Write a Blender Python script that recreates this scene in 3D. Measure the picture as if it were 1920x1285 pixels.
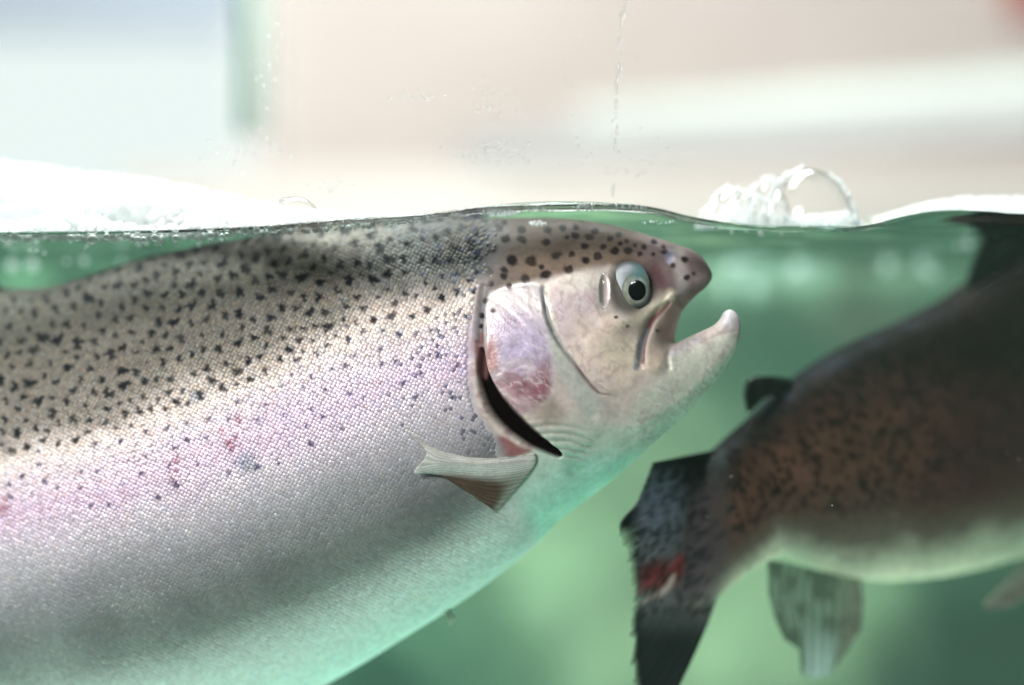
import bpy, bmesh, math, random
import numpy as np
from mathutils import Vector

random.seed(7)
RNG = np.random.default_rng(11)
scene = bpy.context.scene
for o in list(bpy.data.objects):
    bpy.data.objects.remove(o)

# ------------------------------------------------------------------ camera
D = 0.70                      # camera to the inner face of the glass
K = 0.40 / 1920.0             # metres per photo pixel on that plane
PX0, PY0 = 960.0, 642.5
cam_d = bpy.data.cameras.new("camera")
cam = bpy.data.objects.new("camera", cam_d)
scene.collection.objects.link(cam)
cam.location = (0, -D, 0)
cam.rotation_euler = (math.pi / 2, 0, 0)
cam_d.sensor_width = 36.0
cam_d.lens = 36.0 * D / 0.40
cam_d.clip_start = 0.02
cam_d.clip_end = 60.0
cam_d.dof.use_dof = True
cam_d.dof.focus_distance = D + 0.014
cam_d.dof.aperture_fstop = 1.9
scene.camera = cam

# ------------------------------------------------------------------ world and lamps
world = bpy.data.worlds.new("World")
scene.world = world
world.use_nodes = True
bg = world.node_tree.nodes["Background"]
bg.inputs[0].default_value = (0.86, 0.92, 0.95, 1)
bg.inputs[1].default_value = 0.05

def area(name, loc, target, sx, sy, power, col):
    d = bpy.data.lights.new(name, 'AREA')
    d.shape = 'RECTANGLE'
    d.size, d.size_y = sx, sy
    d.energy = power
    d.color = col
    o = bpy.data.objects.new(name, d)
    scene.collection.objects.link(o)
    o.location = loc
    o.rotation_euler = (Vector(target) - Vector(loc)).to_track_quat('-Z', 'Y').to_euler()
    return o

area("room_lamp_front", (-0.92, -1.44, 0.78), (0.0, 0.05, 0.0), 0.8, 0.40, 45, (1.0, 0.98, 0.98))
area("belly_fill_lamp", (0.06, 0.06, -0.288), (0.06, 0.07, 0.0), 1.0, 0.12, 0.75, (0.74, 1.0, 0.93))  # added fill out of view, stands in for bounce off the tank bottom
area("tank_lamp_above", (-0.10, 0.46, 0.95), (-0.05, 0.42, 0.0), 1.1, 0.30, 31, (0.95, 1.0, 0.98))
area("window_lamp", (-1.50, 1.50, 0.95), (-0.15, 0.05, 0.06), 0.9, 0.9, 88, (0.96, 1.0, 1.0))
area("room_lamp_back", (-0.45, 1.5, 2.1), (-0.2, 3.2, 0.6), 1.2, 0.8, 78, (1.0, 0.96, 0.94))

scene.view_settings.view_transform = 'Standard'
scene.view_settings.look = 'None'
scene.view_settings.gamma = 1.0
scene.view_settings.exposure = 0.0
scene.view_settings.use_curve_mapping = False
scene.render.engine = 'CYCLES'
cy = scene.cycles
cy.use_denoising = True
cy.use_adaptive_sampling = True
cy.adaptive_threshold = 0.03
cy.max_bounces = 10
cy.diffuse_bounces = 4
cy.glossy_bounces = 4
cy.transmission_bounces = 8
cy.transparent_max_bounces = 48
cy.volume_bounces = 1
cy.sample_clamp_indirect = 6.0
cy.caustics_reflective = False
cy.caustics_refractive = True

# ------------------------------------------------------------------ helpers
def lin(c):
    c = np.asarray(c, dtype=float) / 255.0
    return np.where(c <= 0.04045, c / 12.92, ((c + 0.055) / 1.055) ** 2.4)

def P(px, py, y=0.0):
    """photo pixel -> point at depth y"""
    s = K * (D + y) / D
    return ((px - PX0) * s, y, (PY0 - py) * s)

def link(o, parent=None):
    scene.collection.objects.link(o)
    if parent is not None:
        o.parent = parent
    return o

def tag(o, label=None, cat=None, group=None, kind=None):
    if label: o["label"] = label
    if cat: o["category"] = cat
    if group: o["group"] = group
    if kind: o["kind"] = kind
    return o

def mesh_np(name, verts, faces, mat=None, parent=None, col=None, smooth=True, attrs=None):
    """verts (n,3); faces list of arrays (m,3)/(m,4) or python lists"""
    me = bpy.data.meshes.new(name)
    fl = []
    for f in faces:
        fl.extend(np.asarray(f).tolist() if isinstance(f, np.ndarray) else f)
    me.from_pydata(np.asarray(verts, dtype=float).tolist(), [], fl)
    if col is not None:
        a = me.color_attributes.new("Col", 'FLOAT_COLOR', 'POINT')
        c4 = np.ones((len(verts), 4), dtype=np.float32)
        c4[:, :3] = col
        a.data.foreach_set("color", c4.ravel())
    for k, v in (attrs or {}).items():
        a = me.attributes.new(k, 'FLOAT', 'POINT')
        a.data.foreach_set("value", np.asarray(v, dtype=np.float32))
    if smooth:
        me.polygons.foreach_set("use_smooth", [True] * len(me.polygons))
    me.update()
    o = bpy.data.objects.new(name, me)
    if mat is not None:
        me.materials.append(mat)
    return link(o, parent)

def empty(name, loc):
    o = bpy.data.objects.new(name, None)
    o.empty_display_size = 0.02
    o.location = loc
    return link(o)

def box_mesh(name, lo, hi, mat, parent=None):
    (a, b, c), (d, e, f) = lo, hi
    v = [(a,b,c),(d,b,c),(d,e,c),(a,e,c),(a,b,f),(d,b,f),(d,e,f),(a,e,f)]
    q = [[0,3,2,1],[4,5,6,7],[0,1,5,4],[1,2,6,5],[2,3,7,6],[3,0,4,7]]
    return mesh_np(name, v, [q], mat, parent, smooth=False)

def sstep(a, b, x):
    t = np.clip((x - a) / (b - a), 0, 1)
    return t * t * (3 - 2 * t)

def catmull(pts, n=8, closed=False):
    pts = np.asarray(pts, dtype=float)
    m = len(pts)
    out = []
    rng = range(m) if closed else range(m - 1)
    for i in rng:
        if closed:
            p0, p1, p2, p3 = pts[(i-1) % m], pts[i], pts[(i+1) % m], pts[(i+2) % m]
        else:
            p0, p1, p2, p3 = pts[max(i-1, 0)], pts[i], pts[i+1], pts[min(i+2, m-1)]
        for t in np.linspace(0, 1, n, endpoint=False):
            out.append(0.5 * ((2*p1) + (-p0+p2)*t + (2*p0-5*p1+4*p2-p3)*t*t + (-p0+3*p1-3*p2+p3)*t**3))
    if not closed:
        out.append(pts[-1])
    return np.array(out)

def polyline_dist(x, y, poly, closed=False):
    """distance to polyline and arc parameter 0..1"""
    x = np.asarray(x, float).ravel(); y = np.asarray(y, float).ravel()
    A = poly; B = np.roll(poly, -1, 0) if closed else poly[1:]
    if not closed: A = poly[:-1]
    best = np.full(x.shape, 1e9); par = np.zeros(x.shape); side = np.zeros(x.shape)
    n = len(A)
    for i in range(n):
        ax, ay = A[i]; dx, dy = B[i][0]-ax, B[i][1]-ay
        L = dx*dx + dy*dy + 1e-12
        t = np.clip(((x-ax)*dx + (y-ay)*dy) / L, 0, 1)
        ex, ey = x-ax-t*dx, y-ay-t*dy
        d = ex*ex + ey*ey
        m = d < best
        best[m] = d[m]; par[m] = (i + t[m]) / n
        side[m] = (dx*ey - dy*ex)[m]
    return np.sqrt(best), par, np.sign(side)

def inside_poly(x, y, poly):
    x = np.asarray(x, float).ravel(); y = np.asarray(y, float).ravel()
    r = np.zeros(x.shape, bool)
    n = len(poly)
    for i in range(n):
        x1, y1 = poly[i]; x2, y2 = poly[(i+1) % n]
        if y1 == y2: continue
        c = ((y1 > y) != (y2 > y)) & (x < (x2-x1)*(y-y1)/(y2-y1)+x1)
        r ^= c
    return r

def sdf(x, y, poly):
    """positive inside"""
    d, _, _ = polyline_dist(x, y, poly, True)
    return np.where(inside_poly(x, y, poly), d, -d)

class Noise:
    def __init__(self, seed):
        self.t = np.random.default_rng(seed).random((256, 256))
    def __call__(self, x, y, s):
        x = np.asarray(x, float)/s; y = np.asarray(y, float)/s
        xi = np.floor(x).astype(int); yi = np.floor(y).astype(int)
        fx = x-xi; fy = y-yi
        fx = fx*fx*(3-2*fx); fy = fy*fy*(3-2*fy)
        g = lambda a, b: self.t[a % 256, b % 256]
        return (g(xi,yi)*(1-fx)+g(xi+1,yi)*fx)*(1-fy) + (g(xi,yi+1)*(1-fx)+g(xi+1,yi+1)*fx)*fy
    def fbm(self, x, y, s, o=3):
        v = 0; a = .5; tot = 0
        for i in range(o):
            v = v + a*self(x+17.3*i, y-9.1*i, s); tot += a; a *= .5; s *= .5
        return v/tot
NZ = Noise(3); NZ2 = Noise(5); NZ3 = Noise(9)

# ------------------------------------------------------------------ materials
def new_mat(name):
    m = bpy.data.materials.new(name)
    m.use_nodes = True
    nt = m.node_tree
    nt.nodes.clear()
    out = nt.nodes.new("ShaderNodeOutputMaterial")
    return m, nt, out

def principled(name, base=(0.5,0.5,0.5), rough=0.5, metal=0.0, spec=0.5, attr=False, bump=0.0, bscale=400,
               noise_amt=0.0, nscale=200, metal_attr=None, coat=0.0, trans=0.0):
    m, nt, out = new_mat(name)
    b = nt.nodes.new("ShaderNodeBsdfPrincipled")
    b.inputs["Roughness"].default_value = rough
    b.inputs["Metallic"].default_value = metal
    b.inputs["Specular IOR Level"].default_value = spec
    b.inputs["Coat Weight"].default_value = coat
    b.inputs["Base Color"].default_value = (*base, 1)
    tc = nt.nodes.new("ShaderNodeTexCoord")
    colsock = None
    if attr:
        a = nt.nodes.new("ShaderNodeVertexColor"); a.layer_name = "Col"
        colsock = a.outputs["Color"]
    else:
        r = nt.nodes.new("ShaderNodeRGB"); r.outputs[0].default_value = (*base, 1)
        colsock = r.outputs[0]
    if noise_amt > 0:
        n = nt.nodes.new("ShaderNodeTexNoise"); n.inputs["Scale"].default_value = nscale
        n.inputs["Detail"].default_value = 4
        nt.links.new(tc.outputs["Object"], n.inputs["Vector"])
        mr = nt.nodes.new("ShaderNodeMapRange")
        mr.inputs["From Min"].default_value = 0.25; mr.inputs["From Max"].default_value = 0.75
        mr.inputs["To Min"].default_value = 1-noise_amt; mr.inputs["To Max"].default_value = 1+noise_amt
        nt.links.new(n.outputs["Fac"], mr.inputs["Value"])
        vm = nt.nodes.new("ShaderNodeVectorMath"); vm.operation = 'SCALE'
        nt.links.new(colsock, vm.inputs[0]); nt.links.new(mr.outputs[0], vm.inputs["Scale"])
        colsock = vm.outputs[0]
    nt.links.new(colsock, b.inputs["Base Color"])
    if metal_attr:
        a2 = nt.nodes.new("ShaderNodeAttribute"); a2.attribute_name = metal_attr
        nt.links.new(a2.outputs["Fac"], b.inputs["Metallic"])
    if bump > 0:
        n2 = nt.nodes.new("ShaderNodeTexNoise"); n2.inputs["Scale"].default_value = bscale
        n2.inputs["Detail"].default_value = 5
        nt.links.new(tc.outputs["Object"], n2.inputs["Vector"])
        bp = nt.nodes.new("ShaderNodeBump"); bp.inputs["Strength"].default_value = bump
        bp.inputs["Distance"].default_value = 0.001
        nt.links.new(n2.outputs["Fac"], bp.inputs["Height"])
        nt.links.new(bp.outputs[0], b.inputs["Normal"])
    surf = b.outputs[0]
    if trans > 0:
        t = nt.nodes.new("ShaderNodeBsdfTranslucent")
        nt.links.new(colsock, t.inputs["Color"])
        mx = nt.nodes.new("ShaderNodeMixShader"); mx.inputs[0].default_value = trans
        nt.links.new(b.outputs[0], mx.inputs[1]); nt.links.new(t.outputs[0], mx.inputs[2])
        surf = mx.outputs[0]
    nt.links.new(surf, out.inputs["Surface"])
    return m

def film_mat(name, edge=0.75, base=0.03, power=3.0, tint=(1,1,1), rough=0.02):
    """thin clear film: see-through face on, mirror-like at a grazing angle"""
    m, nt, out = new_mat(name)
    tr = nt.nodes.new("ShaderNodeBsdfTransparent"); tr.inputs[0].default_value = (*tint, 1)
    gl = nt.nodes.new("ShaderNodeBsdfGlossy"); gl.inputs["Roughness"].default_value = rough
    lw = nt.nodes.new("ShaderNodeLayerWeight"); lw.inputs[0].default_value = 0.5
    pw = nt.nodes.new("ShaderNodeMath"); pw.operation = 'POWER'; pw.inputs[1].default_value = power
    nt.links.new(lw.outputs["Facing"], pw.inputs[0])
    mr = nt.nodes.new("ShaderNodeMapRange")
    mr.inputs["To Min"].default_value = base; mr.inputs["To Max"].default_value = edge
    nt.links.new(pw.outputs[0], mr.inputs["Value"])
    mx = nt.nodes.new("ShaderNodeMixShader")
    nt.links.new(mr.outputs[0], mx.inputs[0])
    nt.links.new(tr.outputs[0], mx.inputs[1]); nt.links.new(gl.outputs[0], mx.inputs[2])
    nt.links.new(mx.outputs[0], out.inputs["Surface"])
    return m

M = {}
M["skin"] = principled("trout_skin", rough=0.46, spec=0.02, attr=True, bump=0.10, bscale=1100, noise_amt=0.12, nscale=500, metal_attr="met")
M["scale"] = principled("trout_scale", rough=0.44, spec=0.04, attr=True, metal_attr="met", bump=0.1, bscale=2500)
def vary_rough(mat, lo, hi, scale):
    nt_ = mat.node_tree
    pb_ = [n_ for n_ in nt_.nodes if n_.type == 'BSDF_PRINCIPLED'][0]
    tc_ = nt_.nodes.new("ShaderNodeTexCoord"); nz_ = nt_.nodes.new("ShaderNodeTexNoise")
    nz_.inputs["Scale"].default_value = scale; nz_.inputs["Detail"].default_value = 4
    mr_ = nt_.nodes.new("ShaderNodeMapRange"); mr_.inputs["From Min"].default_value = .3; mr_.inputs["From Max"].default_value = .7
    mr_.inputs["To Min"].default_value = lo; mr_.inputs["To Max"].default_value = hi
    nt_.links.new(tc_.outputs["Object"], nz_.inputs["Vector"]); nt_.links.new(nz_.outputs["Fac"], mr_.inputs["Value"])
    nt_.links.new(mr_.outputs[0], pb_.inputs["Roughness"])
vary_rough(M["skin"], 0.30, 0.58, 60)
vary_rough(M["scale"], 0.36, 0.46, 35)
M["skin_dark"] = principled("dark_trout_skin", rough=0.6, spec=0.02, attr=True, bump=0.35, bscale=500, noise_amt=0.2, nscale=260)
M["fin"] = principled("fin_membrane", rough=0.5, spec=0.3, attr=True, noise_amt=0.12, nscale=900, trans=0.3)
M["fin_dark"] = principled("dark_fin_membrane", rough=0.6, spec=0.1, attr=True, noise_amt=0.15, nscale=500, trans=0.1)
M["fin_clear"] = principled("clear_fin_membrane", rough=0.5, spec=0.3, attr=True, noise_amt=0.15, nscale=500, trans=0.4)
_nt = M["fin_clear"].node_tree
_o = [n_ for n_ in _nt.nodes if n_.type == 'OUTPUT_MATERIAL'][0]; _src = _o.inputs["Surface"].links[0].from_socket
_tr = _nt.nodes.new("ShaderNodeBsdfTransparent"); _mx = _nt.nodes.new("ShaderNodeMixShader"); _mx.inputs[0].default_value = 0.35
_nt.links.new(_src, _mx.inputs[1]); _nt.links.new(_tr.outputs[0], _mx.inputs[2]); _nt.links.new(_mx.outputs[0], _o.inputs["Surface"])
M["eye_white"] = principled("eye_silver", rough=0.42, spec=0.2, attr=True, coat=0.04)
M["pupil"] = principled("pupil_black", base=(0.004,0.006,0.006), rough=0.12, spec=0.4)
M["foam"] = principled("white_foam", base=(0.97,0.98,0.98), rough=0.35, spec=0.5, trans=0.5)
M["bubble"] = film_mat("bubble_film", edge=0.85, base=0.02, power=2.6)
M["air_bubble"] = film_mat("air_bubble_film", edge=0.95, base=0.06, power=1.6)

# clear pane
m, nt, out = new_mat("clear_glass")
tr = nt.nodes.new("ShaderNodeBsdfTransparent"); tr.inputs[0].default_value = (0.975, 0.99, 0.985, 1)
nt.links.new(tr.outputs[0], out.inputs["Surface"]); M["pane"] = m
# drops
m, nt, out = new_mat("water_drop")
g = nt.nodes.new("ShaderNodeBsdfGlass"); g.inputs["IOR"].default_value = 1.33; g.inputs["Roughness"].default_value = 0.0
nt.links.new(g.outputs[0], out.inputs["Surface"]); M["drop"] = m
# water surface: reflection by Fresnel, otherwise clear
m, nt, out = new_mat("water_surface")
tr = nt.nodes.new("ShaderNodeBsdfTransparent"); tr.inputs[0].default_value = (0.97, 1.0, 0.985, 1)
gl = nt.nodes.new("ShaderNodeBsdfGlossy"); gl.inputs["Roughness"].default_value = 0.015
gl.inputs["Color"].default_value = (0.95, 1.0, 0.98, 1)
fr = nt.nodes.new("ShaderNodeFresnel"); fr.inputs["IOR"].default_value = 1.33
mx = nt.nodes.new("ShaderNodeMixShader")
nt.links.new(fr.outputs[0], mx.inputs[0]); nt.links.new(tr.outputs[0], mx.inputs[1]); nt.links.new(gl.outputs[0], mx.inputs[2])
nt.links.new(mx.outputs[0], out.inputs["Surface"]); M["surface"] = m
# water volume
m, nt, out = new_mat("green_water")
va = nt.nodes.new("ShaderNodeVolumeAbsorption"); va.inputs["Color"].default_value = (0.58, 0.84, 0.74, 1); va.inputs["Density"].default_value = 1.65
vs = nt.nodes.new("ShaderNodeVolumeScatter"); vs.inputs["Color"].default_value = (0.72, 0.93, 0.82, 1); vs.inputs["Density"].default_value = 0.20
vs.inputs["Anisotropy"].default_value = 0.2
ad = nt.nodes.new("ShaderNodeAddShader")
nt.links.new(va.outputs[0], ad.inputs[0]); nt.links.new(vs.outputs[0], ad.inputs[1])
nt.links.new(ad.outputs[0], out.inputs["Volume"]); M["water"] = m

# ------------------------------------------------------------------ room beyond the tank
def wall_mat(name, c1, c2, scale=1.5):
    m, nt, out = new_mat(name)
    b = nt.nodes.new("ShaderNodeBsdfPrincipled"); b.inputs["Roughness"].default_value = 0.8
    tc = nt.nodes.new("ShaderNodeTexCoord")
    n = nt.nodes.new("ShaderNodeTexNoise"); n.inputs["Scale"].default_value = scale; n.inputs["Detail"].default_value = 3
    cr = nt.nodes.new("ShaderNodeValToRGB")
    cr.color_ramp.elements[0].position = 0.35; cr.color_ramp.elements[0].color = (*c1, 1)
    cr.color_ramp.elements[1].position = 0.65; cr.color_ramp.elements[1].color = (*c2, 1)
    nt.links.new(tc.outputs["Object"], n.inputs["Vector"]); nt.links.new(n.outputs["Fac"], cr.inputs[0])
    nt.links.new(cr.outputs[0], b.inputs["Base Color"]); nt.links.new(b.outputs[0], out.inputs["Surface"])
    return m
YW = 3.2
M["wall"] = wall_mat("beige_plaster", lin((200,192,186)), lin((212,206,200)), 1.2)
tag(box_mesh("wall", (-2.4, YW, -1.2), (3.0, YW+0.1, 2.6), M["wall"]), kind="structure")

# bright window in the wall, left
def rect_at(x0, y0, x1, y1, y):
    a = P(x0, y1, y); b = P(x1, y0, y)
    return a[0], b[0], a[2], b[2]
m, nt, out = new_mat("window_daylight")
e = nt.nodes.new("ShaderNodeEmission"); e.inputs[0].default_value = (0.90, 0.985, 0.965, 1); e.inputs[1].default_value = 0.98
nt.links.new(e.outputs[0], out.inputs["Surface"]); M["daylight"] = m
M["frame"] = principled("painted_frame", base=(0.72, 0.74, 0.74), rough=0.5, noise_amt=0.05, nscale=30)
M["blind"] = principled("blind_cloth", base=tuple(lin((176,190,204))), rough=0.8, noise_amt=0.05, nscale=40)
x0, x1, z0, z1 = rect_at(-330, 70, 455, 420, YW)
win = empty("window", (0.5*(x0+x1), YW, z0))
wl = Vector(win.location)
def under(o, parent):           # keep world placement
    o.location = o.location - wl
    return o
def child_box(name, lo, hi, mat, root):
    L = root.location
    return box_mesh(name, [lo[i]-L[i] for i in range(3)], [hi[i]-L[i] for i in range(3)], mat, root)
child_box("pane", (x0, YW-0.020, z0), (x1, YW-0.012, z1), M["daylight"], win)
child_box("frame", (x0-0.06, YW-0.05, z0-0.06), (x0, YW-0.001, z1+0.06), M["frame"], win)
child_box("frame", (x1, YW-0.05, z0-0.06), (x1+0.05, YW-0.001, z1+0.06), M["frame"], win)
child_box("sill", (x0+0.001, YW-0.09, z0-0.06), (x1-0.001, YW-0.001, z0-0.001), M["frame"], win)
child_box("blind", (x0+0.001, YW-0.06, z1+0.001), (x1-0.001, YW-0.03, z1+0.75), M["blind"], win)
tag(win, "bright blurred window behind the left side of the tank", "window")

# pale rail running away behind the tank
M["rail"] = principled("pale_rail", base=(0.34, 0.345, 0.335), rough=0.8, noise_amt=0.04, nscale=8)
M["rail_edge"] = principled("glass_green_edge", base=tuple(lin((176,184,176))), rough=0.5, noise_amt=0.05, nscale=12)
def bar_between(name, a, b, h, dpt, mat, parent=None):
    a = Vector(a); b = Vector(b)
    v = []
    for p in (a, b):
        v += [(p.x, p.y, p.z-h/2), (p.x, p.y+dpt, p.z-h/2), (p.x, p.y+dpt, p.z+h/2), (p.x, p.y, p.z+h/2)]
    f = [[0,1,2,3],[7,6,5,4],[0,4,5,1],[1,5,6,2],[2,6,7,3],[3,7,4,0]]
    return mesh_np(name, v, [f], mat, parent, smooth=False)
rail = empty("rim_rail", (0, 0, 0))
bar_between("bar", P(860, 282, 2.4), P(2150, 196, 1.55), 0.06, 0.05, M["rail"], rail)
bar_between("glass_edge", P(1080, 226, 2.25), P(2150, 143, 1.55), 0.045, 0.03, M["rail_edge"], rail)
tag(rail, "pale blurred rail slanting up across the beige wall behind the tank", "rail")

M["red"] = principled("red_paint", base=tuple(lin((178,70,60))), rough=0.5, noise_amt=0.1, nscale=20)
x0, x1, z0, z1 = rect_at(1895, -130, 2060, 25, YW-0.02)
tag(box_mesh("red_notice", (x0, YW-0.03, z0), (x1, YW-0.004, z1), M["red"]),
    "red blurred notice on the wall at the top corner of the picture", "notice")

# pale counter under the rail
M["counter"] = principled("pale_counter", base=tuple(lin((234,229,220))), rough=0.7, noise_amt=0.05, nscale=3)
a = P(300, 322, 2.75)
tag(box_mesh("counter", (-0.75, 2.75, -1.2), (2.6, 2.95, a[2]), M["counter"]),
    "pale cream counter standing against the wall below the slanting rail", "counter")

# ------------------------------------------------------------------ the tank
YB = 0.56
ZF = -0.30
XL, XR = -0.75, 0.75
tank = empty("fish_tank", (0, 0.25, ZF))
TL = tank.location
m, nt, out = new_mat("patchy_wall")
b = nt.nodes.new("ShaderNodeBsdfPrincipled"); b.inputs["Roughness"].default_value = 0.7
tc = nt.nodes.new("ShaderNodeTexCoord")
n1 = nt.nodes.new("ShaderNodeTexNoise"); n1.inputs["Scale"].default_value = 9; n1.inputs["Detail"].default_value = 3
a1 = nt.nodes.new("ShaderNodeVertexColor"); a1.layer_name = "Col"
mr = nt.nodes.new("ShaderNodeMapRange"); mr.inputs["From Min"].default_value = 0.3; mr.inputs["From Max"].default_value = 0.7
mr.inputs["To Min"].default_value = 0.75; mr.inputs["To Max"].default_value = 1.2
vm = nt.nodes.new("ShaderNodeVectorMath"); vm.operation = 'SCALE'
nt.links.new(tc.outputs["Object"], n1.inputs["Vector"]); nt.links.new(n1.outputs["Fac"], mr.inputs["Value"])
nt.links.new(a1.outputs["Color"], vm.inputs[0]); nt.links.new(mr.outputs[0], vm.inputs["Scale"])
nt.links.new(vm.outputs[0], b.inputs["Base Color"]); nt.links.new(b.outputs[0], out.inputs["Surface"])
M["patchy"] = m
# back panel, the water's light and dark patches painted into its colour
nx, nz = 160, 60
gx = np.linspace(XL, XR, nx); gz = np.linspace(ZF, 0.082, nz)
GX, GZ = np.meshgrid(gx, gz)
s = K*(D+YB)/D
bx = GX.ravel()/s + PX0; by = PY0 - GZ.ravel()/s
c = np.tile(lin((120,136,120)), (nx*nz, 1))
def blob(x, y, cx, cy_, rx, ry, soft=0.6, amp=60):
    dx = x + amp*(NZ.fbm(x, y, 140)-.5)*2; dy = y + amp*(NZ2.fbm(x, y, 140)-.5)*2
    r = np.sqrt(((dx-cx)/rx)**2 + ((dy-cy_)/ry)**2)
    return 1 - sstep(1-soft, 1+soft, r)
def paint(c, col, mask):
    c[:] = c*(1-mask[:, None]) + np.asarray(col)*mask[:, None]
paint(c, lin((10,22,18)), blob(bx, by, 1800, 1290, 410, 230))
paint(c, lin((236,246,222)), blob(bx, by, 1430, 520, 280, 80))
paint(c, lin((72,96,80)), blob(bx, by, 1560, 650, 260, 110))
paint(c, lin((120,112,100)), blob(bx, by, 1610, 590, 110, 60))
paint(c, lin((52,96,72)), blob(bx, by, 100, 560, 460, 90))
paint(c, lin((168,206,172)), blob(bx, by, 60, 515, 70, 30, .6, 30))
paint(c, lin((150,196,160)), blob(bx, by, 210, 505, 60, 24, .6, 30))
paint(c, lin((20,44,34)), blob(bx, by, -60, 600, 160, 60))  # dark blobs put in for the reflections on the water's underside
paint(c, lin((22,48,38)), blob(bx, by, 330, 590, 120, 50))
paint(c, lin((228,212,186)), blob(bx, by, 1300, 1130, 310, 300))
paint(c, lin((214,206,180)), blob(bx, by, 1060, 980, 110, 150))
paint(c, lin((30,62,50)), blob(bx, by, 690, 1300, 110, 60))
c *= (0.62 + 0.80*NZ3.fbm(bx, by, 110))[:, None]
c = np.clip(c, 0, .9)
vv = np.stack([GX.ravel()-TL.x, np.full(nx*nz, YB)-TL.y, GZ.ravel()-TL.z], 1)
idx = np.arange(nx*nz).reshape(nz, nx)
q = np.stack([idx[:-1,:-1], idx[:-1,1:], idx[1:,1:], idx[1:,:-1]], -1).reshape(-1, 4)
bp_ = mesh_np("back_panel", vv, [q], M["patchy"], tank, col=c)
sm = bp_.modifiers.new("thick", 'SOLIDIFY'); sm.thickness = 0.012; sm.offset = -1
M["floor"] = principled("tank_floor", base=(0.62, 0.76, 0.68), rough=0.7, noise_amt=0.15, nscale=25)
child_box("bottom", (XL, -0.02, ZF-0.02), (XR, YB+0.02, ZF-0.002), M["floor"], tank)
child_box("side_panel", (XL-0.015, -0.004, ZF), (XL-0.001, YB-0.001, 0.10), M["floor"], tank)
child_box("side_panel", (XR+0.001, -0.004, ZF), (XR+0.015, YB-0.001, 0.10), M["floor"], tank)
child_box("front_pane", (XL, -0.018, ZF), (XR, -0.008, 0.25), M["pane"], tank)
tag(tank, "glass fish tank filled with green water seen through its front pane", "fish tank")

# ------------------------------------------------------------------ water
WL = catmull([(-400,440),(0,438),(300,434),(500,426),(640,414),(760,407),(830,400),(900,391),(1000,386),(1150,386),(1225,392),(1300,410),
              (1400,424),(1540,427),(1620,424),(1690,408),(1760,398),(1850,400),(1920,404),(2300,408)], 8)
def wl_py(px): return np.interp(px, WL[:,0], WL[:,1])
Z0 = 0.0488
def wave(x, y):
    x = np.asarray(x, float); y = np.asarray(y, float)
    front = (PY0 - wl_py(x/K + PX0))*K
    rip = 0.0016*np.sin(21*x + 9*y + 0.6) + 0.0011*np.sin(-13*x + 31*y + 2.1) + 0.0008*np.sin(47*x + 22*y + 1.0) \
        + 0.0062*(NZ2.fbm(x*1000+400, y*1000*1.6+90, 60)-.5)*sstep(0.02, 0.09, y) + 0.0014*(NZ3.fbm(x*1000, y*1000+500, 22, 2)-.5)*sstep(0.02,0.1,y)
    back = Z0 + rip
    hump = 0.0050*np.exp(-((x-0.02)/0.055)**2 - ((y-0.05)/0.05)**2)
    t = sstep(0.004, 0.075, y)
    return front*(1-t) + back*t + hump*sstep(0.0, 0.02, y)
xs = np.linspace(XL+0.002, XR-0.002, 420)
ys = np.concatenate([np.linspace(-0.0075, 0.10, 60), np.linspace(0.105, YB-0.003, 110)])
GX, GY = np.meshgrid(xs, ys)
GZ = wave(GX, GY)
nx, ny = len(xs), len(ys)
idx = np.arange(nx*ny).reshape(ny, nx)
q = np.stack([idx[:-1,:-1], idx[:-1,1:], idx[1:,1:], idx[1:,:-1]], -1).reshape(-1, 4)
tag(mesh_np("water_surface", np.stack([GX.ravel(), GY.ravel(), GZ.ravel()], 1), [q], M["surface"]), kind="structure")
# body of water: closed, top just under the surface sheet
xs2 = np.linspace(XL+0.002, XR-0.002, 160); ys2 = np.linspace(-0.0075, YB-0.003, 60)
GX2, GY2 = np.meshgrid(xs2, ys2); GZ2 = wave(GX2, GY2) - 0.0006
n2 = len(xs2)*len(ys2)
top = np.stack([GX2.ravel(), GY2.ravel(), GZ2.ravel()], 1)
bot = top.copy(); bot[:, 2] = ZF
idx = np.arange(n2).reshape(len(ys2), len(xs2))
q = np.stack([idx[:-1,:-1], idx[:-1,1:], idx[1:,1:], idx[1:,:-1]], -1).reshape(-1, 4)
faces = [q, q[:, ::-1] + n2]
ring = list(idx[0,:]) + list(idx[1:,-1]) + list(idx[-1,::-1][1:]) + list(idx[::-1,0][1:-1])
ringq = [[ring[i], ring[i]+n2, ring[(i+1) % len(ring)]+n2, ring[(i+1) % len(ring)]] for i in range(len(ring))]
tag(mesh_np("water", np.concatenate([top, bot]), faces + [ringq], M["water"], smooth=False), kind="structure")

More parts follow.
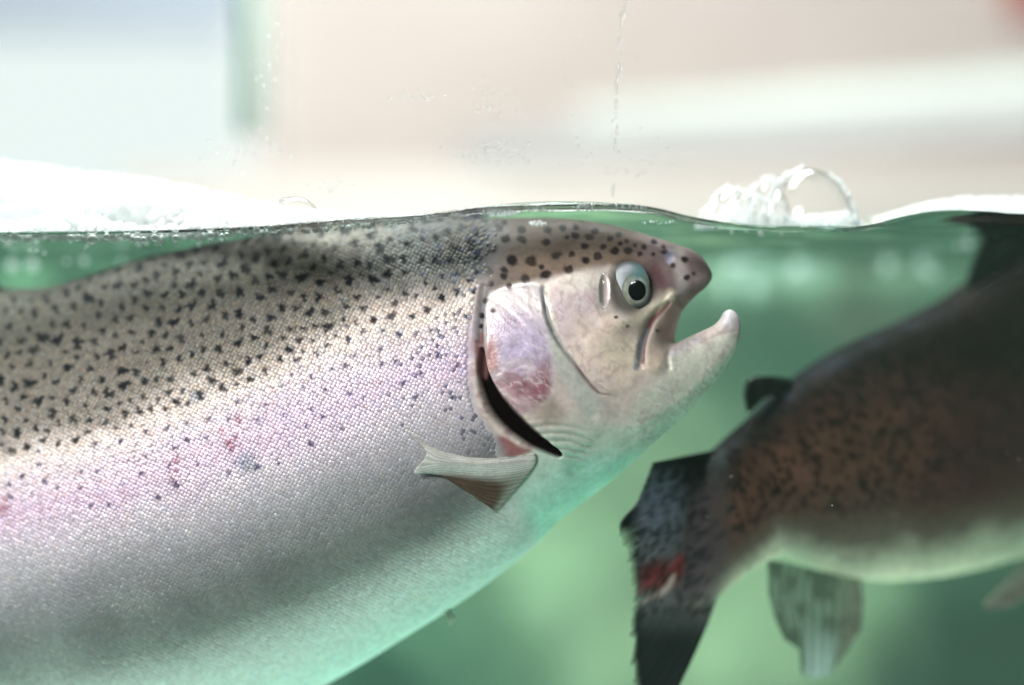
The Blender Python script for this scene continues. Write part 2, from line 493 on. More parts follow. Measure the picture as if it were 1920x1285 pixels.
# ------------------------------------------------------------------ inflated bodies
class Inflated:
    """A body from its side outline: thickness solves a Poisson equation so every cross-section is a smooth ellipse."""
    def __init__(self, outline, yc0, px_ref, slope, aspect, h=8):
        self.poly = outline
        self.yc0, self.px_ref, self.slope, self.aspect = yc0, px_ref, slope, aspect
        lo = outline.min(0) - 3*h; hi = outline.max(0) + 3*h
        self.lo, self.h = lo, h
        f = None
        for hh in (h*4, h*2, h):
            gx = np.arange(lo[0], hi[0]+hh, hh); gy = np.arange(lo[1], hi[1]+hh, hh)
            X, Y = np.meshgrid(gx, gy)
            ins = inside_poly(X, Y, outline).reshape(X.shape)
            if f is None: f = np.zeros(X.shape)
            else:
                ix = np.clip(((X-lo[0])/(hh*2)), 0, f.shape[1]-1.001); iy = np.clip((Y-lo[1])/(hh*2), 0, f.shape[0]-1.001)
                i0 = ix.astype(int); j0 = iy.astype(int); fx = ix-i0; fy = iy-j0
                f = (f[j0,i0]*(1-fx)+f[j0,i0+1]*fx)*(1-fy)+(f[j0+1,i0]*(1-fx)+f[j0+1,i0+1]*fx)*fy
            for it in range(500 if hh > h else 260):
                g = 0.25*(np.roll(f,1,0)+np.roll(f,-1,0)+np.roll(f,1,1)+np.roll(f,-1,1) + 2*hh*hh)
                f = np.where(ins, g, 0)
        self.f = f
        self.nrm = Vector((slope/K, -1)).normalized()   # (x, y) of the side facing the camera, approx
    def f_at(self, x, y):
        gx = np.clip((x-self.lo[0])/self.h, 1, self.f.shape[1]-3.001); gy = np.clip((y-self.lo[1])/self.h, 1, self.f.shape[0]-3.001)
        i = gx.astype(int); j = gy.astype(int); tx = gx-i; ty = gy-j
        def w(t):
            return [(-t+2*t*t-t**3)/2, (2-5*t*t+3*t**3)/2, (t+4*t*t-3*t**3)/2, (-t*t+t**3)/2]
        wx, wy = w(tx), w(ty)
        r = 0
        for b_ in range(4):
            row = 0
            for a_ in range(4):
                row = row + wx[a_]*self.f[j+b_-1, i+a_-1]
            r = r + wy[b_]*row
        return np.maximum(r, 0)
    def thick(self, x, y, d=None):
        """half thickness in px"""
        x = np.asarray(x, float); y = np.asarray(y, float)
        if d is None: d = sdf(x, y, self.poly)
        B = 16.0
        f = self.f_at(x, y)
        near = d < B
        if near.any():
            xn, yn, dn = x[near], y[near], d[near]
            e = 2.0
            gx = (sdf(xn+e, yn, self.poly)-sdf(xn-e, yn, self.poly)); gy = (sdf(xn, yn+e, self.poly)-sdf(xn, yn-e, self.poly))
            L = np.hypot(gx, gy)+1e-9
            push = B-dn
            f2 = self.f_at(xn+gx/L*push, yn+gy/L*push)
            f = f.copy(); f[near] = np.maximum(dn, 0)/B*f2
        return np.sqrt(f)*self.aspect*math.sqrt(1.0)
    def yc(self, x):
        return self.yc0 + self.slope*(np.asarray(x)-self.px_ref)
    def world(self, x, y, t, side=1):
        """t px outwards from the mid plane"""
        yc = self.yc(x); s = K*(D+yc)/D
        tt = t*s*side
        return np.stack([(x-PX0)*s + self.nrm[0]*tt, yc + self.nrm[1]*tt, (PY0-y)*s], 1)

def project(w):
    s = K*(D+w[:,1])/D
    return w[:,0]/s + PX0, PY0 - w[:,2]/s

def build_inflated(name, body, xs, ys, relief, colour, mat, parent, origin):
    X, Y = np.meshgrid(xs, ys)
    x = X.ravel(); y = Y.ravel()
    ins = inside_poly(x, y, body.poly)
    I = ins.reshape(X.shape)
    cell = I[:-1,:-1] | I[:-1,1:] | I[1:,1:] | I[1:,:-1]
    use = np.zeros(X.shape, bool)
    use[:-1,:-1] |= cell; use[:-1,1:] |= cell; use[1:,1:] |= cell; use[1:,:-1] |= cell
    u = use.ravel()
    ids = -np.ones(x.shape, int); ids[u] = np.arange(u.sum())
    vx, vy, vin = x[u].copy(), y[u].copy(), ins[u]
    d = np.zeros(len(vx))
    d[:] = sdf(vx, vy, body.poly)
    outm = ~vin
    if outm.any():
        for _ in range(2):
            xo, yo = vx[outm], vy[outm]; e = 0.7
            dd = sdf(xo, yo, body.poly)
            gx = (sdf(xo+e, yo, body.poly)-sdf(xo-e, yo, body.poly)); gy = (sdf(xo, yo+e, body.poly)-sdf(xo, yo-e, body.poly))
            L = np.hypot(gx, gy)+1e-9
            vx[outm] = xo - dd*gx/L; vy[outm] = yo - dd*gy/L
        d[outm] = 0
    T = body.thick(vx, vy, d); T[outm] = 0
    wf = body.world(vx, vy, T, 1)
    fx, fy = project(wf)
    R = relief(fx, fy, d) if relief else np.zeros(len(vx))
    Tr = np.maximum(T + R*sstep(0, 14, d), np.minimum(T, 0.3))
    wf = body.world(vx, vy, Tr, 1)
    wb = body.world(vx, vy, Tr, -1)
    c, met = colour(fx, fy, d)
    idg = ids.reshape(X.shape)
    q = np.stack([idg[:-1,:-1], idg[1:,:-1], idg[1:,1:], idg[:-1,1:]], -1)[cell]
    n = len(vx)
    bid = np.where(outm, np.arange(n), np.arange(n)+n)
    qb = bid[q][:, ::-1]
    verts = np.concatenate([wf, wb]) - np.array(origin)
    # drop unused duplicates of the rim
    keep = np.ones(2*n, bool); keep[n:][outm] = False
    remap = np.cumsum(keep)-1
    o = mesh_np(name, verts[keep], [remap[q], remap[qb]], mat, parent, col=np.concatenate([c, c])[keep],
                attrs={"met": np.concatenate([met, met])[keep]})
    return o

def mix(c, col, m):
    return c*(1-m[:, None]) + lin(col)*m[:, None]
def ell(x, y, cx, cy_, rx, ry, rot=0.0, soft=0.35):
    r = math.radians(rot); dx, dy = x-cx, y-cy_
    a = dx*math.cos(r)+dy*math.sin(r); b = -dx*math.sin(r)+dy*math.cos(r)
    q = np.sqrt((a/rx)**2+(b/ry)**2)
    return 1-sstep(1-soft, 1+soft, q)
def band(x, y, pts, w, soft=0.6, n=6):
    d, par, side = polyline_dist(x, y, catmull(pts, n))
    ww = np.interp(par, np.linspace(0, 1, len(w)), w) if hasattr(w, "__len__") else w
    return 1-sstep(ww*(1-soft), ww*(1+soft)+1e-6, d)
def polymask(x, y, pts, soft=8):
    p = catmull(pts, 6, True)
    m = np.zeros(len(x))
    bb = (x > p[:,0].min()-soft) & (x < p[:,0].max()+soft) & (y > p[:,1].min()-soft) & (y < p[:,1].max()+soft)
    if bb.any(): m[bb] = sstep(-soft, soft, sdf(x[bb], y[bb], p))
    return m

# ------------------------------------------------------------------ first trout
OUT1 = catmull([
    (0,545),(100,538),(190,512),(300,479),(420,454),(520,440),(620,428),(720,420),(820,413),(920,409),(1020,409),(1100,414),
    (1160,425),(1215,441),(1265,457),(1305,473),(1327,497),(1335,519),(1324,538),(1300,558),(1279,582),(1268,612),(1262,640),
    (1275,640),(1300,628),(1335,612),(1350,598),(1357,586),(1371,581),(1385,594),(1389,619),(1381,652),(1366,679),(1347,706),
    (1322,737),(1288,775),(1245,815),(1193,860),(1133,912),(1080,952),(1042,981),(997,1028),(920,1090),(840,1145),(760,1195),
    (680,1245),(600,1290),(480,1350),(330,1410),(120,1462),(-150,1495),(-420,1490),(-680,1450),(-860,1400),(-940,1370),
    (-960,1290),(-940,1200),(-800,1080),(-600,905),(-380,735),(-160,600)], 7, True)
B1 = Inflated(OUT1, 0.046, 1100, -6.0e-5, 0.66)
T1 = empty("rainbow_trout", P(300, 1300, 0.09))
O1 = tuple(T1.location)

HEADSPOT = [(155,160,22),(225,200,24),(315,160,24),(350,120,18),(460,170,24),(355,225,26),(460,230,26),(265,280,32),(190,378,24),(400,355,32),
 (250,425,26),(520,365,30),(610,245,22),(622,172,22),(670,330,30),(770,320,20),(580,398,18),(605,450,30),(480,475,28),(380,520,20),(750,415,28),
 (855,362,26),(930,335,27),(848,270,22),(875,213,24),(790,203,22),(713,157,22),(795,155,18),(832,103,20),(740,215,14),(965,275,20),(912,178,20),
 (1003,225,18),(1058,195,18),(1035,300,24),(1070,255,14),(1115,300,24),(1110,240,14),(1160,265,12),(1190,318,16),(1218,275,18),(1275,245,20),
 (1275,320,12),(1340,308,18),(1340,275,14),(1395,390,18),(1470,355,20),(1480,465,20),(1525,440,12),(230,610,20),(210,705,18),(205,765,16),(285,672,16),
 (150,650,18),(1045,712,10),(1120,770,10),(1305,795,12),(350,418,22),(345,455,22),(265,505,18),(215,480,20)]
HEADSPOT = [(840+a*.302, 380+b*.302, r*.302*1.05) for a, b, r in HEADSPOT]
GILL_EDGE = [(912,560),(908,600),(906,645),(912,690),(926,728),(945,757),(968,783),(1000,812),(1040,845),(1058,862)]   # rear rim of the gill cover
GILL_SLIT = [(903,655),(906,700),(918,738),(938,770),(965,798),(1000,826),(1046,852)]
BODY_RIM = [(900,540),(893,580),(884,630),(884,680),(892,725),(910,765),(940,800),(975,826),(1000,840)]
PREOP = [(1018,540),(1021,565),(1028,600),(1045,640),(1076,680),(1100,712),(1122,736),(1148,741)]
SCALE_EDGE = [(915,395),(910,430),(903,480),(897,535),(890,590),(881,650),(880,720),(893,770),(922,812),(934,850),(938,900),(955,950),(985,1000),(1010,1040)]
SE = catmull(SCALE_EDGE, 6)
def scaled(x, y):
    """signed px behind the edge where scales begin"""
    xe = np.interp(y, SE[:,1], SE[:,0])
    return xe - x

def relief1(x, y, d):
    r = np.zeros(len(x))
    h = x > 820
    xx, yy = x[h], y[h]
    q = np.zeros(len(xx))
    cover = polymask(xx, yy, [(915,560),(912,620),(912,680),(930,728),(968,775),(1010,810),(1060,850),(1120,820),(1150,745),(1120,735),(1080,690),(1045,640),(1024,590),(1018,538),(970,535)], 5)
    cover = cover*(1-sstep(1080, 1150, xx))
    q += 5*cover
    q += 4.0*polymask(xx, yy, [(1022,545),(1030,600),(1050,640),(1085,688),(1130,738),(1190,720),(1205,650),(1190,600),(1130,590),(1110,530),(1060,520)], 9)
    q -= 20*band(xx, yy, GILL_SLIT, [3,9,15,19,18,14,6], .5)
    q += 1.2*band(xx, yy, BODY_RIM, [4,7,9,9,10,12,12,10,4], .95)*(0.7+0.6*NZ(xx, yy, 18))
    q -= 5*band(xx, yy, [(907,540),(900,590),(898,640)], 6, .7)
    q -= 3.2*band(xx, yy, PREOP, [3,3,2.6,2.6,2.4,2,1], .95)
        # upper jaw bone and the groove above it
    q += 7*band(xx, yy, [(1262,560),(1246,590),(1236,625),(1229,655),(1227,682)], [9,12,15,18,20], .5)
    q -= 8*band(xx, yy, [(1254,568),(1232,588),(1215,610),(1204,645),(1202,685)], [4,7,7,6,5], .7)
    q += 3.5*band(xx, yy, [(1258,556),(1235,575),(1205,594),(1170,612),(1130,640)], [12,13,15,18,22], .98)
    q += 3*ell(xx, yy, 1228, 680, 14, 15, 0, .4)
    q -= 5*band(xx, yy, [(1262,640),(1252,668),(1254,690)], 4, .8)
    # eye socket
    q -= 6*ell(xx, yy, 1180, 538, 36, 44, 0, .35)
    q -= 5*ell(xx, yy, 1232, 525, 18, 28, -20, .7)
    # jaw tip knob, lip
    q += 3*ell(xx, yy, 1369, 600, 17, 18, 0, .7)
    q += 4*band(xx, yy, [(1270,648),(1300,638),(1335,622),(1355,612)], 8, .8)
    # throat folds
    th = polymask(xx, yy, [(985,790),(1030,790),(1085,800),(1110,830),(1095,880),(1060,866),(1020,836)], 12)
    fold = np.sin((yy - 0.10*xx + 10*np.sin((xx-985)/45.0) + 9*NZ.fbm(xx, yy, 40))/13.5*2*math.pi*0.95)
    q += 2.0*th*fold*(0.35+1.1*NZ2(xx, yy, 26))
    q -= 2.2*band(xx, yy, [(1072,885),(1080,884),(1130,858),(1200,815),(1260,770),(1330,715)], [6,6,5,4,4,3], .95)
    q += 2.5*band(xx, yy, [(1125,790),(1180,800),(1235,780),(1300,740)], 9, .9)
    q += 0.9*(NZ.fbm(xx, yy, 44, 2)-.5)*2 + 0.8*cover*(NZ2.fbm((xx*.8+yy*.6)*.5, (yy*.8-xx*.6)*2, 22)-.5)*2
    q += 2.2*polymask(xx, yy, [(915,690),(1020,690),(1035,740),(1000,790),(960,770),(930,735)], 10)*(NZ2.fbm(xx*0.5+yy, yy-xx*.3, 16)-.5)*2
    # nostril
    q -= 3*ell(xx, yy, 1257, 484, 7, 9, 0, .6)
    r[h] = q
    return r

def wline(x, y):
    return y - (856 - 0.335*x + 14*np.sin(x/170.0))

# spots behind the head
SPOTS = []
def grow_spots():
    rr = np.random.default_rng(21)
    tries = 0
    while tries < 26000:
        tries += 1
        x = rr.uniform(-260, 905); y = rr.uniform(405, 960)
        w = wline(np.array([x]), np.array([y]))[0]
        if scaled(np.array([x]), np.array([y]))[0] < 4: continue
        if w > 190: continue
        if w > 10:
            if rr.random() > 0.08*math.exp(-w/110): continue
            md, R = 26, rr.uniform(3.0, 5.0)
        elif w > -60:
            R = min(8.5, max(4.2, rr.lognormal(1.75, .24))); md = 17 + R
        else:
            R = min(10, max(4.6, rr.lognormal(1.92, .24))); md = 17.5 + R
        if all((x-a)**2+(y-b_)**2 > md*md for a, b_, *_ in SPOTS):
            SPOTS.append((x, y, R, rr.integers(2, 5), rr.uniform(0, 6.28), rr.uniform(.85, 1.05)))
grow_spots()

def spots_mask(x, y):
    m = np.zeros(len(x))
    for sx, sy, R, k_, ph, amp in SPOTS:
        b_ = (np.abs(x-sx) < 20) & (np.abs(y-sy) < 20)
        if not b_.any(): continue
        dx, dy = x[b_]-sx, y[b_]-sy
        th = np.arctan2(dy, dx)
        rad = R*(0.95+0.20*np.cos(2*th+ph)+0.20*np.cos(3*th+2.3*ph)+0.22*np.cos(5*th+4.1*ph))
        mm = amp*(1-sstep(0.85, 1.35, np.hypot(dx, dy)/rad))
        m[b_] = np.maximum(m[b_], mm)
    return m

def body_colour(x, y, jitter=None):
    """scaled flank: pigment, with minty light from below put in at the belly; returns rgb, metallic"""
    w = wline(x, y) + 60*(NZ.fbm(x, y, 70)-.5)
    keys = [-420, -300, -190, -110, -50, 15, 70, 120, 200, 300, 420, 600]
    cols = [(66,62,64),(84,78,76),(104,97,90),(104,96,90),(128,118,110),(208,190,184),(210,192,200),(208,184,204),(212,200,208),(190,188,192),(204,212,206),(205,226,216)]
    cl = np.array([lin(c_) for c_ in cols])
    c = np.stack([np.interp(w, keys, cl[:, i]) for i in range(3)], 1)
    # browner towards the tail, cooler near the gill
    c = mix(c, (112,102,95), 0.55*(1-sstep(150, 420, x))*(1-sstep(-40, 30, w)))
    c = mix(c, (96,102,108), 0.55*sstep(600, 860, x)*(1-sstep(-70, -10, w))*sstep(-330,-160,w))
    c = mix(c, (222,202,194), 0.75*sstep(520, 700, x)*np.exp(-((w-8)/26)**2))
    c = mix(c, (196,160,178), 0.35*(1-sstep(150, 700, x))*np.exp(-((w-110)/70)**2))
    c = c*(1-0.16*np.exp(-((wline(x, y)-58)/2.4)**2)*(np.sin(x/3.2) > -.2))[:, None]      # lateral line
    # small red blemishes
    c = mix(c, (130,70,84), 0.8*(ell(x,y,432,826,13,26,-25,.8)+ell(x,y,328,880,10,22,10,.8)+ell(x,y,5,945,14,22,0,.8)+ell(x,y,445,790,8,10,0,.8)).clip(0,1)*sstep(.42, .62, NZ3.fbm(x, y, 9)))
    c = mix(c, (92,110,124), 0.6*(ell(x,y,462,868,18,18,0,.8)+ell(x,y,368,744,12,10,0,.8)).clip(0,1))
    tp = np.interp(x, [0,300,620,920,1100], [545,479,428,409,414]); bt = np.interp(x, [0,330,600,840,1000,1130], [1490,1410,1290,1145,1026,914])
    u = (y-0.5*(tp+bt))/(0.5*(bt-tp)) + 0.03*(NZ2.fbm(x, y, 80)-.5)
    met = np.interp(u, [-1, -.4, -.1, .12, .28, .42, .56, .70, .85], [0.22, 0.25, 0.36, 0.46, 0.72, 0.92, 0.88, 0.40, 0.10])  # silvery lower flank, metallic raised to stand in for a dark shade band
    met = met*(1-0.7*sstep(900, 1000, x)*sstep(880, 950, y))
    nape = sstep(660, 860, x)*(1-sstep(-150, -60, w))
    met = met*(1-0.85*nape)
    c = mix(c, (88,77,71), 0.75*sstep(760, 890, x)*(1-sstep(-120, -50, w)))
    s_ = spots_mask(x, y)
    wcol = np.where((w > 10)[:, None], lin((66,62,92)), lin((14,16,26)))
    s_ = np.clip(s_, 0, 1)*0.97
    c = c*(1-s_[:, None]) + wcol*s_[:, None]
    met = met*(1-s_)
    return c, met

def colour1(x, y, d):
    c, met = body_colour(x, y)
    # skin seen between the scales is darker and bluish on the upper flank
    w = wline(x, y)
    wid = np.interp(y, [400, 520, 570, 800, 860, 1000], [46, 36, 10, 10, 30, 50])
    sk = sstep(-wid, 6, scaled(x, y))
    gap = 0.42*(1-sstep(60, 230, w))*sk*sstep(-360, -310, x)
    c = mix(c, (58,62,78), gap)
    met = met*(1-0.6*sk)
    h = (x > 800) & (sk < 0.999)
    if h.any():
        xx, yy = x[h], y[h]
        a = np.zeros((len(xx), 3)) + lin((206,190,182))
        nz = NZ.fbm(xx, yy, 40)
        strip = (1-sstep(872, 896, xx - 0.0*yy))*sstep(545, 580, yy)*(1-sstep(780, 830, yy))
        a = mix(a, (198,182,190), strip)
        a = mix(a, (96,92,112), strip*0.75*sstep(.52, .66, NZ2.fbm(xx*1.3, yy*.7, 11)))
        a = mix(a, (226,212,208), strip*0.7*sstep(.56, .70, NZ3.fbm(xx*1.3, yy*.6, 13)))
        a = mix(a, (150,148,152), (1-sstep(905, 935, xx))*sstep(790, 840, yy)*(1-sstep(880, 960, yy)))
        a = mix(a, (92,96,104), (1-sstep(905, 935, xx))*sstep(790, 840, yy)*0.7*sstep(.48, .62, NZ2.fbm(xx, yy, 10)))
        # crown
        top = 1-sstep(-10, 12, yy - np.interp(xx, [860,915,960,1000,1060,1100,1140,1200,1250,1290,1340], [600,548,532,528,514,505,500,500,545,590,640]) - 14*(nz-.5))
        a = mix(a, (124,104,92), top)
        a = mix(a, (70,62,60), top*(1-sstep(425, 500, yy))*0.75)
        a = mix(a, (112,106,108), top*(1-sstep(900, 1000, xx))*0.75)
        a = mix(a, (132,112,114), top*sstep(1170, 1230, xx)*0.8)
        a = mix(a, (170,150,152), sstep(1270, 1310, xx)*sstep(505, 530, yy)*(1-sstep(560,640,yy))*.8)
        a = mix(a, (196,182,178), 0.8*band(xx, yy, [(1272,480),(1278,520),(1280,560)], 12, .8))
        # cheek
        ck = polymask(xx, yy, [(1022,545),(1030,600),(1050,640),(1085,688),(1130,738),(1200,720),(1205,650),(1190,600),(1140,590),(1115,520),(1060,520)], 10)
        a = mix(a, (238,214,202), ck)
        a = mix(a, (198,174,184), 0.7*ell(xx, yy, 1095, 560, 34, 36, 25, .8))
        a = mix(a, (206,184,196), 0.7*ell(xx, yy, 1048, 585, 20, 50, -18, .8))
        a = mix(a, (206,170,158), 0.6*ell(xx, yy, 1160, 615, 26, 14, 10, .8))
        a = mix(a, (228,212,184), 0.7*ell(xx, yy, 1165, 660, 34, 40, 0, .8))
        a = mix(a, (232,218,206), 0.8*ell(xx, yy, 1090, 530, 34, 14, -8, .7))
        # gill cover
        op = polymask(xx, yy, [(916,560),(910,620),(912,680),(930,728),(968,775),(1000,770),(1034,740),(1042,690),(1030,620),(1018,540),(970,533)], 5)
        a = mix(a, (230,214,214), op)
        a = mix(a, (196,180,206), op*ell(xx, yy, 985, 655, 55, 55, 0, .6))
        a = mix(a, (190,170,190), op*0.8*ell(xx, yy, 960, 610, 40, 30, 0, .8))
        op2 = polymask(xx, yy, [(916,640),(912,680),(930,728),(968,775),(1000,770),(1030,740),(1036,690),(1030,640)], 12)
        red = op*op2*sstep(655, 740, yy + 0.10*(xx-960) + 22*(NZ2.fbm(xx, yy, 24)-.5))
        stk = NZ3.fbm((xx*.8+yy*.6)*.35, (yy*.8-xx*.6)*1.6, 20)
        a = mix(a, (150,100,108), red*(0.55+0.45*sstep(.35, .6, stk)))
        a = mix(a, (112,66,74), red*0.7*sstep(.52, .72, NZ.fbm((xx*.8+yy*.6)*.4, (yy*.8-xx*.6)*1.3, 26)))
        a = mix(a, (190,128,120), op*0.8*ell(xx, yy, 922, 672, 12, 34, 0, .7))
        a = mix(a, (206,172,176), 0.8*red*sstep(.45, .75, NZ3.fbm(xx*.6+yy*.5, yy-xx*.55, 26)))
        a = mix(a, (226,206,214), op*0.8*band(xx, yy, [(922,712),(945,690),(968,680),(1000,690)], 7, .9))
        # strip behind the cheek groove
        a = mix(a, (186,186,178), 0.9*band(xx, yy, [(1026,560),(1038,630),(1058,680),(1085,725),(1110,760)], [5,10,16,20,22], .6))
        a = mix(a, (236,222,208), 0.8*band(xx, yy, [(1024,536),(1031,575),(1042,605)], 4.5, .7))
        a = mix(a, (108,104,112), (0.25+0.9*NZ2.fbm(xx, yy, 22)).clip(0,.95)*band(xx, yy, PREOP, [3.6,4,3,2.6,2.2,2.4,1.0], .8))
        a = mix(a, (110,70,66), 0.5*band(xx, yy, PREOP[4:7], 2.6, .8))
        # jaws
        jaw = sstep(735, 700, yy) if False else None
        a = mix(a, (212,188,176), 0.9*band(xx, yy, [(1262,566),(1246,592),(1236,625),(1229,655),(1227,684)], [8,11,14,17,19], .5))
        a = mix(a, (150,128,112), 0.6*ell(xx, yy, 1236, 618, 5, 14, 10, .8))
        a = mix(a, (226,204,184), ell(xx, yy, 1228, 681, 14, 15, 0, .5))
        a = mix(a, (228,214,192), 0.95*band(xx, yy, [(1258,553),(1238,572),(1205,592),(1175,606),(1150,618)], [11,11,11,10,4], .6))
        a = mix(a, (116,78,76), 0.95*band(xx, yy, [(1255,570),(1236,588),(1219,606),(1208,640),(1205,680)], [3,6,6,5,4], .6))
        a = mix(a, (138,146,154), 0.9*band(xx, yy, [(1212,618),(1200,650),(1193,690)], [3,6,5], .7))
        lj = polymask(xx, yy, [(1262,650),(1300,632),(1350,605),(1385,600),(1389,630),(1350,705),(1290,775),(1230,830),(1180,815),(1200,740),(1245,705)], 12)
        a = mix(a, (206,204,190), lj)
        a = mix(a, (216,194,188), 0.9*band(xx, yy, [(1262,652),(1300,640),(1345,618),(1380,612)], [10,13,14,16], .9))
        a = mix(a, (218,206,212), ell(xx, yy, 1369, 598, 18, 19, 0, .7))
        a = mix(a, (206,196,204), 0.8*band(xx, yy, [(1258,662),(1280,650),(1310,636)], 6, .8))
        # throat and belly, minty light from below put into the colour
        thr = sstep(-30, 60, yy - np.interp(xx, [860,1000,1040,1100,1200,1300,1390], [1000,800,790,780,790,745,660]))
        a = mix(a, (190,206,190), thr)
        a = mix(a, (180,222,204), sstep(860, 960, yy + 0.75*(xx-1000)) * sstep(830, 880, yy))
        a = mix(a, (128,108,92), 0.5*polymask(xx, yy, [(1000,770),(1035,745),(1060,780),(1030,800)], 12))
        th = polymask(xx, yy, [(985,790),(1030,790),(1085,800),(1110,830),(1095,880),(1060,866),(1020,836)], 12)
        fold = np.sin((yy - 0.10*xx + 10*np.sin((xx-985)/45.0) + 9*NZ.fbm(xx, yy, 40))/13.5*2*math.pi*0.95)
        a = mix(a, (140,150,128), 0.35*th*sstep(0.2, -0.9, fold))
        a = mix(a, (150,196,172), 0.7*ell(xx, yy, 1078, 880, 22, 18, 40, .8))
        # body rim behind the gill slit
        a = mix(a, (190,172,178), 0.9*band(xx, yy, BODY_RIM[1:5], 10, .6))
        a = mix(a, (224,208,198), 0.95*band(xx, yy, BODY_RIM[3:], [6,8,8,8,7,4], .9)*(0.55+0.6*NZ.fbm(xx, yy, 16)).clip(0,1))
        a = mix(a, (176,136,140), 0.6*band(xx, yy, BODY_RIM[2:], [9,10,11,11,10,8], .9)*sstep(.5, .68, NZ2.fbm(xx, yy, 14)))
        a = mix(a, (110,106,112), 0.9*band(xx, yy, [(912,535),(903,580),(900,640)], [8,8,6], .5))
        a = mix(a, (150,100,100), 0.95*polymask(xx, yy, [(905,828),(940,818),(975,838),(995,845),(960,858),(905,852)], 5))
        a = mix(a, (120,78,70), 0.8*band(xx, yy, [(893,640),(897,690),(905,725)], [3,5,4], .7))
        # inside of the gill slit
        a = mix(a, (16,8,10), band(xx, yy, GILL_SLIT, [3,9,15,19,18,14,6], .35))
        a = mix(a, (120,84,84), 0.85*polymask(xx, yy, [(896,630),(908,630),(910,690),(904,712),(894,690)], 4))
        # socket, maroon patch before the eye, nostril
        a = mix(a, (104,70,74), 0.85*ell(xx, yy, 1230, 524, 18, 30, -18, .7))
        a = mix(a, (70,66,62), 0.85*(ell(xx, yy, 1180, 540, 41, 51, 0, .25)))
        a = mix(a, (196,190,216), 0.8*ell(xx, yy, 1256, 482, 8, 12, 0, .6))
        # spots
        sm_ = np.zeros(len(xx))
        for sx, sy, R in HEADSPOT:
            b_ = (np.abs(xx-sx) < 22) & (np.abs(yy-sy) < 22)
            if b_.any():
                wob = 1+0.30*(NZ2(xx[b_]+sx*3, yy[b_], 7)-.5)*2
                q = np.hypot((xx[b_]-sx)/1.12, (yy[b_]-sy))/(R*wob)
                sm_[b_] = np.maximum(sm_[b_], (0.82+0.18*((sx*7.3) % 1))*(1-sstep(0.6, 1.3, q)))
        a = mix(a, (28,20,24), 0.96*sm_)
        rg = 1-np.abs(2*NZ.fbm(xx*1.0+40, yy*0.8, 30, 4)-1)
        rg2 = 1-np.abs(2*NZ2.fbm((xx*.8+yy*.6), (yy*.8-xx*.6)*2.2, 34, 4)-1)
        fl = (op + ck + lj).clip(0, 1)
        a = mix(a, (150,124,130), 0.34*fl*sstep(.90, .985, rg))
        a = mix(a, (236,226,222), 0.40*fl*sstep(.90, .985, rg2))
        a = a*(0.80+0.40*NZ3.fbm(xx, yy, 26, 4))[:, None]
        k = (1-sk[h])[:, None]
        c[h] = c[h]*(1-k) + a*k
        ml = 0.26*op*(1-red) + 0.16*ck + 0.06
        met[h] = met[h]*(1-k[:,0]) + ml*k[:,0]*(1-sm_)*(1-band(xx, yy, GILL_SLIT, 16, .5))
    return c, met

xs1 = np.concatenate([np.arange(-980, -60, 12.0), np.arange(-60, 780, 4.0), np.arange(780, 1400, 2.4)])
ys1 = np.concatenate([np.arange(398, 900, 2.6), np.arange(900, 1310, 4.0), np.arange(1310, 1510, 12.0)])
body1 = build_inflated("body", B1, xs1, ys1, relief1, colour1, M["skin"], T1, O1)
tag(T1, "large silvery lilac rainbow trout with black spots and open mouth just below the water line", "trout", "trout in the tank")

def surf1(x, y, lift=0.0):
    """point on the near flank, with a lift in px"""
    x = np.asarray(x, float); y = np.asarray(y, float)
    T = B1.thick(x, y)
    w0 = B1.world(x, y, T, 1)
    fx, fy = project(w0)
    R = relief1(fx, fy, None)
    return B1.world(x, y, T + R + lift, 1)

# mid-plane pixel that shows at a photo pixel (the flank stands proud of the mid-plane)
def unproject(px, py, it=4):
    x = np.asarray(px, float).copy(); y = np.asarray(py, float).copy()
    for _ in range(it):
        fx, fy = project(B1.world(x, y, B1.thick(x, y), 1))
        x += np.asarray(px)-fx; y += np.asarray(py)-fy
    return x, y

